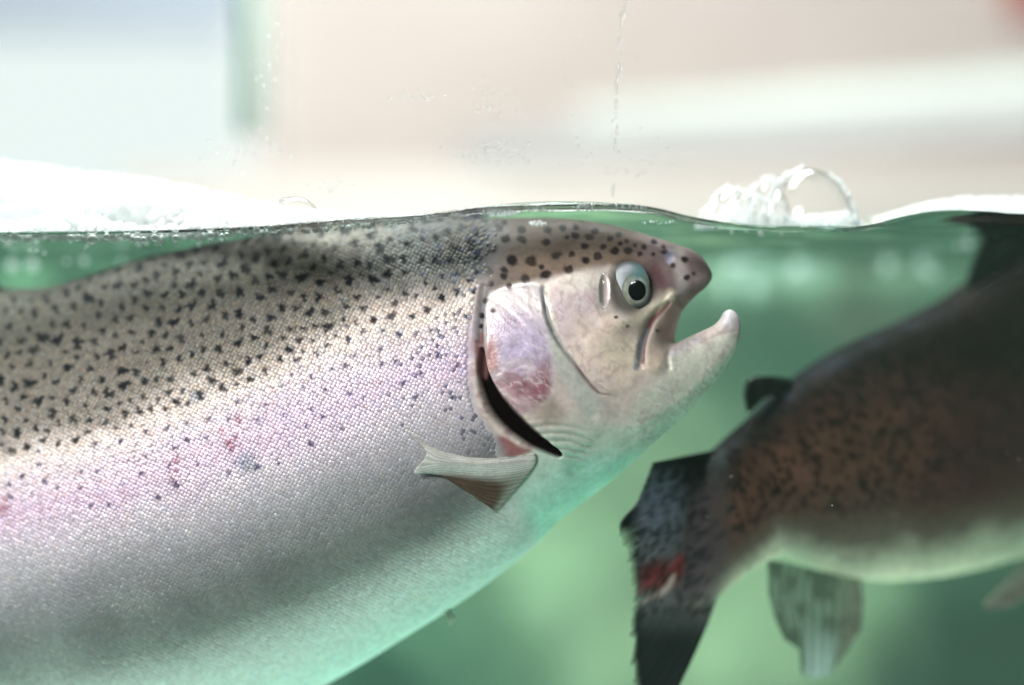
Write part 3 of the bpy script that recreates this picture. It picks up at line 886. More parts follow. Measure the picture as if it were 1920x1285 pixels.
# ---- scales, laid in staggered rows along the flank
def make_scales():
    ax = np.array([-0.948, 0.318]); bx_ = np.array([0.318, 0.948])
    org = np.array([900.0, 500.0])
    cs = []
    du, dw = 9.6, 4.7
    for j in range(-90, 240):
        w_ = j*dw
        for i in range(-60, 150):
            u_ = (i + 0.5*(j % 2))*du
            p = org + ax*u_ + bx_*w_
            if -330 < p[0] < 1040 and 395 < p[1] < 1400:
                cs.append(p)
    cs = np.array(cs)
    cs += RNG.normal(0, 0.55, cs.shape)
    se = scaled(cs[:,0], cs[:,1])
    fade = np.interp(cs[:,1], [400, 520, 560, 820, 880], [75, 60, 5, 5, 30])
    se = se + np.interp(cs[:,1], [400, 520, 560], [34, 26, 0])
    ok = se > 1.0 + fade*RNG.random(len(cs))**1.2
    fade = fade[ok]
    cs = cs[ok]; se = se[ok]
    fx, fy = cs[:,0].copy(), cs[:,1].copy()
    mx_, my_ = unproject(fx, fy)
    d = sdf(mx_, my_, OUT1)
    gx, gy = project(B1.world(mx_, my_, B1.thick(mx_, my_), 1))
    ok = (d > 4.5) & (np.hypot(gx-fx, gy-fy) < 6)
    cs = np.stack([mx_[ok], my_[ok]], 1); se = se[ok]; fx = fx[ok]; fy = fy[ok]; fade = fade[ok]
    n = len(cs)
    big = 1.0 + 0.30*np.exp(-se/70.0)*(fy < 800)*sstep(0, 14, se)
    tiny = 1 - 0.12*sstep(1000, 1150, fy)
    sz = 0.93*big*tiny*RNG.uniform(.94, 1.06, n)*np.interp(se/fade, [0, 1], [.5, 1])
    # rim of a scale: rounded behind (towards the tail), narrower in front
    ang = np.linspace(0, 2*math.pi, 9)[:-1]
    ru = np.cos(ang)*np.where(np.cos(ang) > 0, 6.2, 5.2); rv = np.sin(ang)*5.3
    hh = np.where(np.cos(ang) > 0.3, 1.0, np.where(np.cos(ang) < -0.3, -1.3, -0.4))
    lu = np.concatenate([[0.8], ru]); lv = np.concatenate([[0], rv]); lh = np.concatenate([[1.9], hh])
    px = cs[:,0,None] + sz[:,None]*(lu*ax[0] + lv*bx_[0]); py = cs[:,1,None] + sz[:,None]*(lu*ax[1] + lv*bx_[1])
    wc = wline(fx, fy); calm = 1-0.5*sstep(20, 260, wc)
    tu = RNG.normal(0, 0.06, n)*calm; tv = RNG.normal(0, 0.06, n)*calm
    lift = 1.15*lh*(sz*(1-0.5*sstep(60, 300, wc))*np.interp(se/fade, [0, 1], [.35, 1]))[:,None] + tu[:,None]*lu*sz[:,None] + tv[:,None]*lv*sz[:,None] + 0.5
    X = px.ravel(); Y = py.ravel()
    T = B1.thick(X, Y)
    e = 3.0
    cx, cy_ = cs[:,0], cs[:,1]
    base = B1.world(X, Y, T, 1)
    p0 = lambda a, b_: B1.world(a, b_, B1.thick(a, b_), 1)
    nx_ = np.cross(p0(cx+e, cy_)-p0(cx-e, cy_), p0(cx, cy_+e)-p0(cx, cy_-e))
    nx_ /= np.linalg.norm(nx_, axis=1)[:, None]+1e-12
    nx_[nx_[:,1] > 0] *= -1
    s_ = K*(D+0.06)/D
    V = base + (nx_[:, None, :]*lift[:, :, None]*s_).reshape(-1, 3)
    pfx, pfy = project(V)
    c, met = body_colour(pfx, pfy)
    cl_ = 1-0.55*sstep(20, 260, wc)
    rnd = np.repeat(1+RNG.uniform(-0.20, 0.18, n)*cl_, 9)
    warm = np.repeat(RNG.normal(0, 0.035, n)*cl_, 9)
    c = c*rnd[:, None]*np.stack([1+warm, np.ones_like(warm), 1-warm], 1)
    # thin dark outline of each scale on the upper half, glint painted in as a pale centre
    rim = np.tile(np.concatenate([[1.34], np.where(np.cos(ang) > .3, 1.0, 0.58)]), n)
    wv = wline(pfx, pfy)
    k_ = (1-sstep(120, 330, wv))
    c = c*(1 + (rim-1)*k_)[:, None]
    navy = np.repeat((RNG.random(n) < 0.10*np.exp(-np.abs(se-30)/60.0)).astype(float), 9)
    c = mix(c, (60,66,96), 0.7*navy*(1-sstep(250, 330, wv)))
    c = np.clip(c, 0, 0.95)
    V -= np.array(O1)
    tri = np.array([[0, 1+i, 1+(i+1) % 8] for i in range(8)])
    # make triangles face outwards
    a, b_, c_ = V[0], V[tri[0,1]], V[tri[0,2]]
    if np.dot(np.cross(b_-a, c_-a), nx_[0]) < 0: tri = tri[:, ::-1]
    # the clearest scales, close behind the gill cover, are pieces of their own
    order = np.argsort(se + 0.35*np.abs(fy-600))
    vis = [i for i in order if 430 < fy[i] < 780][:300]
    vs = set(vis)
    rest = np.array([i for i in range(n) if i not in vs])
    F = (rest[:, None, None]*9 + tri[None]).reshape(-1, 3)
    used = np.zeros(len(V), bool); used[F.ravel()] = True
    rm = np.cumsum(used)-1
    o = mesh_np("scales", V[used], [rm[F]], M["scale"], T1, col=c[used], attrs={"met": met[used]})
    o["kind"] = "stuff"
    for i in vis:
        sl = slice(9*i, 9*i+9)
        ctr = V[9*i].copy()
        so = mesh_np("scale", V[sl]-ctr, [tri], M["scale"], T1, col=c[sl], attrs={"met": met[sl]})
        so.location = ctr
make_scales()

# ---- eye
def dome(name, cx, cy_, rx, ry, bulge, lift, mat, parent, colf=None, off=(0,0), ecx=None, rings=14, seg=40, hfun=None):
    """convex cap seen at photo pixel cx,cy; sits on the head, lift px above the skin"""
    X0, Y0 = unproject(np.array([cx]), np.array([cy_]))
    base = B1.thick(X0, Y0)[0] + lift
    pts = []
    for r in range(rings+1):
        q = r/rings
        for k_ in range(seg if r else 1):
            th = 2*math.pi*k_/seg
            pts.append((q*math.cos(th), q*math.sin(th)))
    pts = np.array(pts)
    x = X0[0] + pts[:,0]*rx; y = Y0[0] + pts[:,1]*ry
    hh = hfun(x, y) if hfun is not None else base + bulge*np.sqrt(np.maximum(0, 1-(pts**2).sum(1)*0.995))
    V = B1.world(x, y, hh, 1)
    fx, fy = project(V)
    V = V - np.array(O1)
    F = [[0, 1+(k_+1) % seg, 1+k_] for k_ in range(seg)]
    for r in range(1, rings):
        a = 1+(r-1)*seg; b_ = 1+r*seg
        for k_ in range(seg):
            F.append([a+k_, a+(k_+1) % seg, b_+(k_+1) % seg, b_+k_])
    o = mesh_np(name, V, [F], mat, parent, col=(colf(fx, fy) if colf else None))
    return o, X0[0], Y0[0], base
ECX, ECY = 1179, 538
EX, EY = unproject(np.array([ECX]), np.array([ECY])); EX, EY = EX[0], EY[0]
EB = B1.thick(np.array([EX]), np.array([EY]))[0] - 7
def eye_h(x, y, rx=38, ry=48, b_=9, extra=0.0):
    q = np.clip(((x-EX)/rx)**2 + ((y-EY)/ry)**2, 0, 0.999)
    return EB + b_*np.sqrt(1-q) + extra
def eyecol(x, y):
    c = np.zeros((len(x), 3)) + lin((74,82,78))
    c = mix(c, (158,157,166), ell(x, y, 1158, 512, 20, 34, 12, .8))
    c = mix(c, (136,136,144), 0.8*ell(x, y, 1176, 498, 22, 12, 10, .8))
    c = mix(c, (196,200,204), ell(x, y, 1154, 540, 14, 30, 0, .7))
    c = mix(c, (44,50,46), sstep(556, 586, y - 0.15*(x-1180)))
    c = mix(c, (54,52,50), 0.85*sstep(.80, 1.0, np.hypot((x-1179)/37.0, (y-538)/47.0)))
    c = c*(0.88+0.24*NZ2.fbm(x, y, 9))[:, None]
    c = mix(c, (84,118,118), ell(x, y, 1208, 516, 22, 26, 0, .8))
    c = mix(c, (110,104,98), sstep(1200, 1220, x)*.8)
    return c
eye, _, _, _ = dome("eye", ECX, ECY, 37, 47, 0, 0, M["eye_white"], T1, eyecol, hfun=lambda x, y: eye_h(x, y))
def iriscol(x, y):
    r = np.hypot((x-1195)/1.0, (y-545)/1.15)
    th = np.arctan2(y-545, x-1195)
    n_ = NZ.fbm(x*1.3, y*1.3, 6)
    c = eyecol(x, y)*0.72 + lin((96,108,102))*0.28
    c = mix(c, (176,180,166), 0.5*np.exp(-((r-19)/2.6)**2)*(0.4+0.8*n_))
    gold = np.exp(-((r-24)/4.0)**2)*sstep(6, -14, x-1190)*(0.4+0.9*n_)
    c = mix(c, (168,164,132), (0.6*gold).clip(0, 1))
    c = mix(c, (70,82,74), (0.7*np.exp(-((r-29)/3.0)**2)*sstep(6, -6, x-1190)*(0.4+.8*n_)).clip(0, 1))
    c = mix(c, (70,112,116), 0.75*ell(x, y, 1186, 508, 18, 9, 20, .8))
    c = mix(c, (66,74,70), 0.55*sstep(2, 20, x-1200))
    return c*(0.75+0.5*NZ2(x, y, 4))[:, None]
dome("iris", 1193, 545, 25, 32, 0, 0, M["eye_white"], eye, iriscol, hfun=lambda x, y: eye_h(x, y, extra=0.35))
dome("pupil", 1196, 545, 15.5, 18.5, 0, 0, M["pupil"], eye, None, hfun=lambda x, y: eye_h(x, y, extra=0) + 0.5 + 1.2*np.sqrt(np.clip(1-((x-x.mean())/15)**2-((y-y.mean())/18)**2, 0, 1)))

# ---- fins of the first trout
def fin_sheet(name, rows, colf, mat, parent, origin, thick=0.0005, ridge=0.0, nr=None, place=None):
    """rows: list of polylines (ray by ray) of (px,py,depth or lift)"""
    R = [catmull(r, 6) for r in rows]
    R = np.array(R)                       # ray, along, 3
    # resample across the rays
    m = len(R)
    tt = np.linspace(0, m-1, nr or (m-1)*6+1)
    i0 = np.minimum(tt.astype(int), m-2); fr = (tt-i0)[:, None, None]
    # smooth across with catmull
    g = lambda i: R[np.clip(i, 0, m-1)]
    p0, p1, p2, p3 = g(i0-1), g(i0), g(i0+1), g(i0+2)
    G = 0.5*((2*p1)+(-p0+p2)*fr+(2*p0-5*p1+4*p2-p3)*fr**2+(-p0+3*p1-3*p2+p3)*fr**3)
    na, nb = G.shape[:2]
    pts = G.reshape(-1, 3)
    V = place(pts)
    if ridge:
        V[:,1] -= ridge*np.repeat(0.5+0.5*np.cos(tt*2*math.pi*2.5), nb)
    fx, fy = project(V)
    acr = np.repeat(np.linspace(0, 1, na), nb); al = np.tile(np.linspace(0, 1, nb), na)
    c = colf(fx, fy, acr, al)
    idx = np.arange(na*nb).reshape(na, nb)
    q = np.stack([idx[:-1,:-1], idx[1:,:-1], idx[1:,1:], idx[:-1,1:]], -1).reshape(-1, 4)
    o = mesh_np(name, V-np.array(origin), [q], mat, parent, col=c)
    s_ = o.modifiers.new("thick", 'SOLIDIFY'); s_.thickness = thick; s_.offset = 0
    return o
def on_flank(pts):
    x, y = unproject(pts[:,0], pts[:,1])
    return B1.world(x, y, B1.thick(x, y) + pts[:,2], 1)
pect = [
  [(1004,850,2),(960,856,10),(905,858,18),(850,848,24),(808,832,28),(770,806,30)],
  [(1006,858,3),(960,863,14),(905,866,22),(862,862,27),(832,856,29),(810,846,30)],
  [(1005,866,3),(960,871,14),(905,874,20),(860,872,23),(825,874,22),(784,882,20)],
  [(1000,876,3),(958,884,10),(910,886,14),(870,884,14),(835,886,13),(796,886,12)],
  [(985,896,3),(955,903,6),(922,905,8),(888,902,8),(852,896,8),(815,888,8)],
  [(960,925,2),(945,930,4),(925,930,6),(900,922,6),(865,908,6),(830,892,6)],
  [(930,960,2),(926,957,3),(915,948,4),(895,934,4),(872,918,5),(845,900,5)]]
def pectcol(x, y, a, l):
    c = np.zeros((len(x), 3)) + lin((236,232,226))
    c = mix(c, (104,84,70), sstep(0.44, 0.68, a + 0.12*(l-0.6)*sstep(.4,.5,a)))
    c = mix(c, (186,190,174), 0.8*sstep(.48, .55, a)*(1-sstep(.1, .35, l)))
    c = mix(c, (92,98,104), 0.7*(1-sstep(.0, .12, a))*sstep(.08,.12,l)*(1-sstep(.3,.42,l))*sstep(.45,.6,NZ(x,y,9)))
    return c*(0.92+0.20*np.cos(a*2*math.pi*20+3*NZ(x, y, 20)))[:, None]*(0.8+0.4*NZ2.fbm(x, y, 18))[:, None]
fin_sheet("pectoral_fin", pect, pectcol, M["fin"], T1, O1, 0.0005, 0.00014, 90, on_flank)
def mid1(pts):
    return B1.world(pts[:,0], pts[:,1], pts[:,2], 1)
def dorscol(x, y, a, l):
    c = np.zeros((len(x), 3)) + lin((96,78,70))
    return mix(c, (40,36,40), 0.8*sstep(.55, .62, NZ2.fbm(x, y, 16)))
dors = [[(30-i*62, 560+i*i*4+i*18, 0), (10-i*66, 540+i*20+i*i*4, 0), (-30-i*68, 528+i*36+i*i*2, 0)] for i in range(6)]
fin_sheet("dorsal_fin", dors, dorscol, M["fin"], T1, O1, 0.001, 0.0004, 40, mid1)
caud = [[(-930, 1215+i*30, 0), (-1080, 1190+i*40+ (i-2.5)*20, 0), (-1230, 1180+i*50+(i-2.5)*44 , 0)] for i in range(6)]
fin_sheet("caudal_fin", caud, dorscol, M["fin"], T1, O1, 0.001, 0.0004, 40, mid1)
# pelvic fin tip peeping out under the belly
pelv = [[(806,1150,10),(826,1156,8),(842,1166,4)], [(800,1158,10),(824,1166,8),(841,1180,4)]]
fin_sheet("pelvic_fin", [[(830,1138,4),(838,1150,6),(846,1172,8)],[(842,1134,4),(848,1144,6),(856,1160,8)]],
          lambda x, y, a, l: np.zeros((len(x), 3))+lin((196,206,190)), M["fin"], T1, O1, 0.0006, 0, 8, mid1)

# ------------------------------------------------------------------ second trout, turned away
OUT2 = catmull([
    (1296,1000),(1300,930),(1318,872),(1335,852),(1370,822),(1420,778),(1470,730),(1520,692),(1580,655),(1640,626),(1720,592),(1800,548),
    (1880,492),(1980,455),(2120,440),(2260,448),(2500,505),(2740,590),(2880,690),(2900,730),(2860,770),(2700,850),(2450,950),(2200,1010),(1990,1036),
    (1900,1046),(1820,1068),(1740,1084),(1650,1090),(1570,1078),(1510,1052),(1460,1040),(1415,1062),(1370,1096),(1335,1128),(1308,1142),(1298,1090)], 7, True)
B2 = Inflated(OUT2, 0.055, 1200, 1.55e-4, 0.60, 10)
T2 = empty("rainbow_trout", P(1900, 1100, 0.16))
O2 = tuple(T2.location)
rr = np.random.default_rng(5)
SP2 = [(rr.uniform(1290, 2200), rr.uniform(540, 1080), rr.uniform(3, 6)) for _ in range(1800)]
def top2(x): return np.interp(x, [1296,1335,1420,1520,1640,1800,2050,2900], [900,852,778,692,626,548,448,560])
def bot2(x): return np.interp(x, [1296,1335,1400,1460,1570,1740,1900,2200,2900], [1142,1128,1075,1040,1078,1084,1046,1010,760])
def colour2(x, y, d):
    v = (y-top2(x))/(bot2(x)-top2(x))
    n_ = NZ.fbm(x, y, 50)
    vv = v + 0.12*(n_-.5)
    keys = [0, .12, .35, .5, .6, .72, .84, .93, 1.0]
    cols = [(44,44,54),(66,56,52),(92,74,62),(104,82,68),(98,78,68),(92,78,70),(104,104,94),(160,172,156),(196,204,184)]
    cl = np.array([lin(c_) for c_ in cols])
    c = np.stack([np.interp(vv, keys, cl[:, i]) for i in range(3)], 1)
    c = mix(c, (136,104,86), 0.5*np.exp(-((v-.45)/.22)**2)*sstep(.40, .70, NZ2.fbm(x, y, 30, 4)))
    c = mix(c, (112,66,62), 0.6*sstep(1650, 1850, x)*np.exp(-((v-.62)/.16)**2))
    c = mix(c, (100,112,140), 0.6*ell(x, y, 1470, 738, 26, 16, -40, .8))
    c = mix(c, (92,104,128), 0.4*np.exp(-((v-.04)/.06)**2)*sstep(.4, .6, NZ3.fbm(x, y, 40)))
    m = np.zeros(len(x))
    for sx, sy, R in SP2:
        b_ = (np.abs(x-sx) < 16) & (np.abs(y-sy) < 16)
        if b_.any():
            m[b_] = np.maximum(m[b_], 1-sstep(.6, 1.3, np.hypot(x[b_]-sx, (y[b_]-sy)*.72)/R))
    m = m*(1-sstep(.62, .8, v))
    c = mix(c, (12,11,12), 0.88*m)
    c = mix(c, (84,84,92), 0.8*(1-sstep(1310, 1400, x)))
    c = mix(c, (66,44,44), 0.75*sstep(1620, 1860, x)*(1-sstep(.7, .9, v)))
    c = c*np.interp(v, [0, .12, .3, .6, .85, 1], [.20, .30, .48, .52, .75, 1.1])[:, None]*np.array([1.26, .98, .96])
    return c, np.zeros(len(x))
xs2_ = np.concatenate([np.arange(1290, 1960, 5.0), np.arange(1960, 2920, 12.0)])
ys2_ = np.arange(465, 1160, 5.0)
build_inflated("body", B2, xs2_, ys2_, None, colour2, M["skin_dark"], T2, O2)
tag(T2, "dark brown blurred trout turned away with a frayed black tail fin", "trout", "trout in the tank")
def mid2(pts):
    return B2.world(pts[:,0], pts[:,1], pts[:,2], 1)

# caudal fin: one sheet of rays, split and frayed at the rear edge
def caudal2():
    base = catmull([(1352,842),(1350,915),(1346,980),(1346,1040),(1346,1080),(1350,1104),(1352,1110)], 10)
    tip = catmull([(1218,867),(1200,915),(1188,945),(1158,985),(1172,1035),(1184,1080),(1186,1130),(1182,1190),(1184,1250),(1192,1310),(1215,1390)], 10)
    def along(poly, t):
        L = np.concatenate([[0], np.cumsum(np.hypot(*np.diff(poly, axis=0).T))]); L /= L[-1]
        return np.stack([np.interp(t, L, poly[:,0]), np.interp(t, L, poly[:,1])], 1)
    n = 84; nb = 24
    V = []; F = []; C = []; 
    r_ = np.random.default_rng(4)
    for i in range(n):
        t0, t1 = i/n, (i+1)/n
        tm = (t0+t1)/2
        fray = 0.004 + 0.035*r_.random()**2 + (0.03*r_.random() if 0.3 < tm < 0.42 or tm > .52 else 0)
        if tm < 0.27: fray = 0.008
        split = 0.90 if 0.27 < tm else 0.98           # where neighbouring rays part
        if 0.26 < tm < .36: split = .78
        if i in (44, 45, 46): split = 0.4
        bend = -16*math.sin(math.pi*tm)
        ln = 1 - fray + 0.03*r_.random()*(tm > .27)
        o0 = len(V)
        for j in range(nb):
            s_ = j/(nb-1)*ln
            gap = max(0, (s_-split)/(1-split)) if split < 1 else 0
            g = (t1-t0)*(0.30+0.25*r_.random()*0)*gap*0.75
            taper = max(0, (j-(nb-3))/2.0)*(t1-t0)*0.18 if tm > .27 else 0
            for t in (t0+g+taper, t1-g-taper):
                b_ = along(base, [t*0.985])[0]; e_ = along(tip, [t])[0]
                mid_ = (b_+e_)/2 + np.array([0.25*abs(bend)*0+ (18 if t > .75 else 0)*(t-.75)*4, bend*0.4])
                p = (1-s_)**2*b_ + 2*s_*(1-s_)*mid_ + s_*s_*e_
                V.append((p[0], p[1], 0.5*math.sin(i*2.4)*s_ + 9*math.sin(s_*2+tm*3)*s_))
        for j in range(nb-1):
            a = o0+2*j
            F.append([a, a+1, a+3, a+2])
    V = np.array(V, float)
    on_ = inside_poly(V[:,0], V[:,1], OUT2)
    tb = np.zeros(len(V)); tb[on_] = B2.thick(V[on_,0], V[on_,1])
    V[:,2] = np.maximum(V[:,2], tb + 0.7 - 3.0*sstep(1325, 1350, V[:,0]))
    W = mid2(V)
    fx, fy = project(W)
    c = np.zeros((len(V), 3)) + lin((108,106,110))
    ray = np.repeat(np.arange(n), 2*nb); side_ = np.tile([0., 1.], n*nb)
    c = c*(0.72+0.5*side_)[:, None]*(0.8+0.4*r_.random(n))[ray][:, None]
    k_ = (sstep(1240, 1318, fx)*(1-sstep(1120, 1180, fy)))[:, None]*.97
    c = c*(1-k_) + colour2(fx, fy, None)[0]*k_
    c = mix(c, (122,130,152), 0.7*ell(fx, fy, 1232, 945, 40, 60, 0, .8))
    c = mix(c, (8,9,9), sstep(1110, 1210, fy)*(0.88+0.09*r_.random(n)[ray]))
    c = mix(c, (6,8,8), 0.95*(1-sstep(1176, 1212, fx)))
    c = mix(c, (30,32,34), 0.8*(1-sstep(868, 890, fy)))
    c = mix(c, (138,44,48), 0.85*ell(fx, fy, 1232, 1082, 42, 28, -15, .6))
    c = mix(c, (150,50,52), 0.9*ell(fx, fy, 1272, 1062, 10, 22, 10, .6))
    c = mix(c, (210,186,180), 0.9*band(fx, fy, [(1262,1080),(1252,1100),(1232,1116),(1205,1128)], [5,6,5,2], .5))
    m = np.zeros(len(fx))
    for _ in range(260):
        sx, sy = r_.uniform(1185, 1330), r_.uniform(880, 1160)
        m = np.maximum(m, 1-sstep(.6, 1.4, np.hypot(fx-sx, fy-sy)/r_.uniform(3.5, 6)))
    c = mix(c, (14,14,18), 0.8*m)
    o = mesh_np("caudal_fin", W-np.array(O2), [F], M["fin_dark"], T2, col=c)
    s_ = o.modifiers.new("thick", 'SOLIDIFY'); s_.thickness = 0.0004; s_.offset = 0
caudal2()

def plaincol(c0, c1=None, nz=20):
    def f(x, y, a, l):
        c = np.zeros((len(x), 3)) + lin(c0)
        if c1 is not None: c = mix(c, c1, sstep(.42, .62, NZ2.fbm(x, y, nz)))
        return c*(0.85+0.25*np.cos(a*2*math.pi*12))[:, None]
    return f
fin_sheet("adipose_fin", [[(1478,742,0),(1440,742,0),(1412,764,0),(1404,772,0)],[(1480,728,0),(1440,722,0),(1404,735,0),(1398,742,0)],[(1484,712,0),(1446,706,0),(1414,708,0),(1402,716,0)]],
          plaincol((44,48,40), (28,28,28)), M["fin"], T2, O2, 0.003, 0, 12, mid2)
anal = [[(1440,1050,0),(1440,1110,2),(1450,1156,4),(1468,1200,6)],
        [(1475,1056,0),(1470,1115,3),(1478,1175,6),(1500,1226,9)],
        [(1510,1064,0),(1500,1120,4),(1498,1180,8),(1496,1262,12)],
        [(1545,1072,0),(1540,1120,6),(1537,1180,10),(1530,1268,16)],
        [(1580,1080,0),(1582,1120,7),(1574,1180,12),(1556,1244,18)],
        [(1612,1085,0),(1612,1110,7),(1608,1140,12),(1600,1178,18)]]
def analcol(x, y, a, l):
    c = np.zeros((len(x), 3)) + lin((138,148,138))
    c = mix(c, (66,66,60), 0.8*sstep(.45, .6, NZ2.fbm(x, y, 26)))
    c = mix(c, (150,128,120), 0.6*sstep(.6, .9, a))
    c = mix(c, (204,214,216), 0.9*sstep(.55, .95, l)*sstep(.38, .5, a)*(1-sstep(.66, .8, a)))
    return c*(0.85+0.3*np.cos(a*2*math.pi*11))[:, None]
fin_sheet("anal_fin", anal, analcol, M["fin_clear"], T2, O2, 0.0007, 0.0004, 70, mid2)
fin_sheet("pelvic_fin", [[(1895,1046,40),(1840,1082,60),(1780,1122,80)],[(1915,1052,40),(1862,1098,60),(1795,1132,80)],[(1930,1060,40),(1880,1105,60),(1830,1126,80)]],
          plaincol((176,168,158), (150,136,126)), M["fin"], T2, O2, 0.0008, 0.0003, 24, mid2)
fin_sheet("dorsal_fin", [[(1800,566,0),(1822,500,0),(1846,438,0)],[(1850,545,0),(1868,490,0),(1890,432,0)],[(1930,520,0),(1950,480,0),(1975,436,0)],[(2020,495,0),(2045,470,0),(2075,440,0)],[(2110,480,0),(2130,465,0),(2150,452,0)]],
          plaincol((34,26,26), (22,18,18), 24), M["fin"], T2, O2, 0.0016, 0.0004, 50, mid2)

# ------------------------------------------------------------------ foam, bubbles, drops
def ico(sub):
    bm = bmesh.new(); bmesh.ops.create_icosphere(bm, subdivisions=sub, radius=1.0)
    v = np.array([p.co[:] for p in bm.verts]); f = np.array([[q.index for q in t.verts] for t in bm.faces]); bm.free()
    return v, f
ICO1, ICO2, ICO3 = ico(1), ico(2), ico(3)
def beads(name, centres, radii, mat, sub=ICO1, squash=1.0):
    v, f = sub
    n = len(centres)
    r = np.asarray(radii)[:, None, None]
    V = (np.asarray(centres)[:, None, :] + v[None]*r*np.array([1, 1, squash])).reshape(-1, 3)
    F = (f[None] + (np.arange(n)*len(v))[:, None, None]).reshape(-1, 3)
    return mesh_np(name, V, [F], mat)
FR = np.random.default_rng(77)
# long froth along the glass
FT = np.array([(-80,300),(0,306),(120,322),(250,335),(360,352),(460,374),(540,390),(640,398),(740,401),(820,402)])
FB = np.array([(-80,440),(0,438),(120,440),(250,442),(360,438),(460,432),(540,426),(640,420),(740,412),(820,405)])
def f_depth(px): return np.interp(px, [-80, 0, 300, 550, 820], [0.125, 0.115, 0.075, 0.035, 0.004])
C_, R_ = [], []
for _ in range(6500):
    px = FR.uniform(-300, 822)
    t = np.interp(px, FT[:,0], FT[:,1]); b_ = np.interp(px, FB[:,0], FB[:,1])
    q = FR.random()
    py = t + (b_-t)*q
    wpx = np.interp(px, [-80, 300, 600, 820], [6.0, 5.4, 4.0, 2.2])
    r = wpx*FR.uniform(.55, 1.25)
    y = f_depth(px) + FR.uniform(0, 0.05)*np.interp(px, [-80, 820], [1, .25])
    if b_-t < 3*r: r = max(1.4, (b_-t)/3)
    py = min(py, b_-r*.4)
    C_.append(P(px, py, y)); R_.append(r*K*(D+y)/D)
for _ in range(3200):
    px = FR.uniform(-300, 822)
    b_ = np.interp(px, FB[:,0], FB[:,1]); hgt = np.interp(px, [-80, 400, 700, 822], [46, 34, 15, 5])
    r = np.interp(px, [-80, 300, 600, 820], [3.6, 3.2, 2.6, 1.5])*math.exp(FR.normal(0, .45))
    hgt *= 0.45 + 1.0*float(NZ(px, 3.0, 55))
    y = FR.uniform(0.0, 0.02) + np.interp(px, [-80, 500, 820], [.05, .02, 0])
    C_.append(P(px, b_ + 3 - hgt*FR.random()**1.3, y)); R_.append(r*K*(D+y)/D)
fo_ = beads("foam", C_, R_, M["foam"])
rm_ = fo_.modifiers.new("merge", 'REMESH'); rm_.mode = 'VOXEL'; rm_.voxel_size = 0.0006; rm_.use_smooth_shade = True
tag(fo_, "thick white froth floating along the water line above the trout's back", "foam", kind="stuff")

# froth on the far side of the surface, right edge
C_, R_ = [], []
FT2 = np.array([(1640,414),(1690,398),(1740,384),(1800,374),(1920,372),(2050,376)]); FB2 = np.array([(1640,424),(1690,410),(1740,398),(1800,398),(1920,412),(2050,420)])
for _ in range(1500):
    px = FR.uniform(1640, 2050); t = np.interp(px, FT2[:,0], FT2[:,1]); b_ = np.interp(px, FB2[:,0], FB2[:,1])
    py = FR.uniform(t, b_); y = 0.07 + FR.uniform(0, .06); r = FR.uniform(2.0, 5.5)
    C_.append(P(px, py, y)); R_.append(r*K*(D+y)/D)
tag(beads("foam", C_, R_, M["foam"]), "low strip of white froth on the water above the dark trout's dorsal fin", "foam", kind="stuff")

# froth cluster with big bubbles right of the snout
def arc(cx, cy_, rx, ry, a0, a1, n, y, r, jit=1.5):
    out = []
    for a in np.linspace(math.radians(a0), math.radians(a1), n):
        out.append((cx+rx*math.cos(a)+FR.normal(0, jit), cy_-ry*math.sin(a)+FR.normal(0, jit), y+FR.normal(0, .002), r*FR.uniform(.6, 1.2)))
    return out
pts = []
Yb = 0.07
pts += arc(1515, 424, 92, 108, 0, 62, 60, Yb, 3.6, 2.2) + arc(1512, 424, 82, 108, 95, 172, 60, Yb, 3.4, 2.5)
pts += arc(1372, 418, 48, 66, 30, 180, 60, Yb, 3.2, 2) + arc(1400, 420, 40, 62, 40, 178, 46, Yb, 2.8, 2)
pts += arc(1440, 420, 44, 84, 60, 176, 60, Yb, 3.2, 3) + arc(1425, 420, 30, 50, 20, 170, 36, Yb, 2.6, 2.5)
pts += arc(1455, 425, 26, 48, 10, 170, 36, Yb, 2.6, 2.5) + arc(1340, 420, 30, 36, 20, 178, 30, Yb, 2.6, 2.5)
for _ in range(700):
    px = FR.uniform(1305, 1470); top = 424 - 62*math.sin(math.pi*min(1, max(0, (px-1300)/230)))**1.2*FR.random()**1.8
    pts.append((px, FR.uniform(top, 428), Yb+FR.normal(0, .006), FR.uniform(1.6, 3.8)))
for _ in range(600):
    px = FR.uniform(1455, 1625); top = np.interp(px, [1455,1500,1560,1590,1625], [404,406,402,396,424])
    pts.append((px, FR.uniform(top, 429), Yb+FR.normal(0, .006), FR.uniform(1.8, 4.2)))
tag(beads("foam", [P(a, b_, c_) for a, b_, c_, _ in pts], [d_*K*(D+c_)/D for _, _, c_, d_ in pts], M["foam"]),
    "small heap of white lacy froth on the water beside the trout's snout", "foam", kind="stuff")

# tiny froth flecks caught at the glass above the trout's head
pts = []
for cx, cy_, rx, ry, n in ((937,399,38,7,150),(1008,419,17,4,50),(1185,389,30,2.5,26),(1095,388,20,2.5,20),(1012,392,26,2.5,18),(860,403,20,3,40),(1240,418,40,4,12)):
    for _ in range(n):
        a, q = FR.uniform(0, 6.28), math.sqrt(FR.random())
        pts.append((cx+rx*q*math.cos(a), cy_+ry*q*math.sin(a), FR.uniform(-.0065, -.0045), FR.uniform(1.0, 2.5)))
tag(beads("foam", [P(a, b_, c_) for a, b_, c_, _ in pts], [d_*K for *_, d_ in pts], M["foam"]),
    "tiny white bubbles caught on the glass above the trout's head", "foam", kind="stuff")

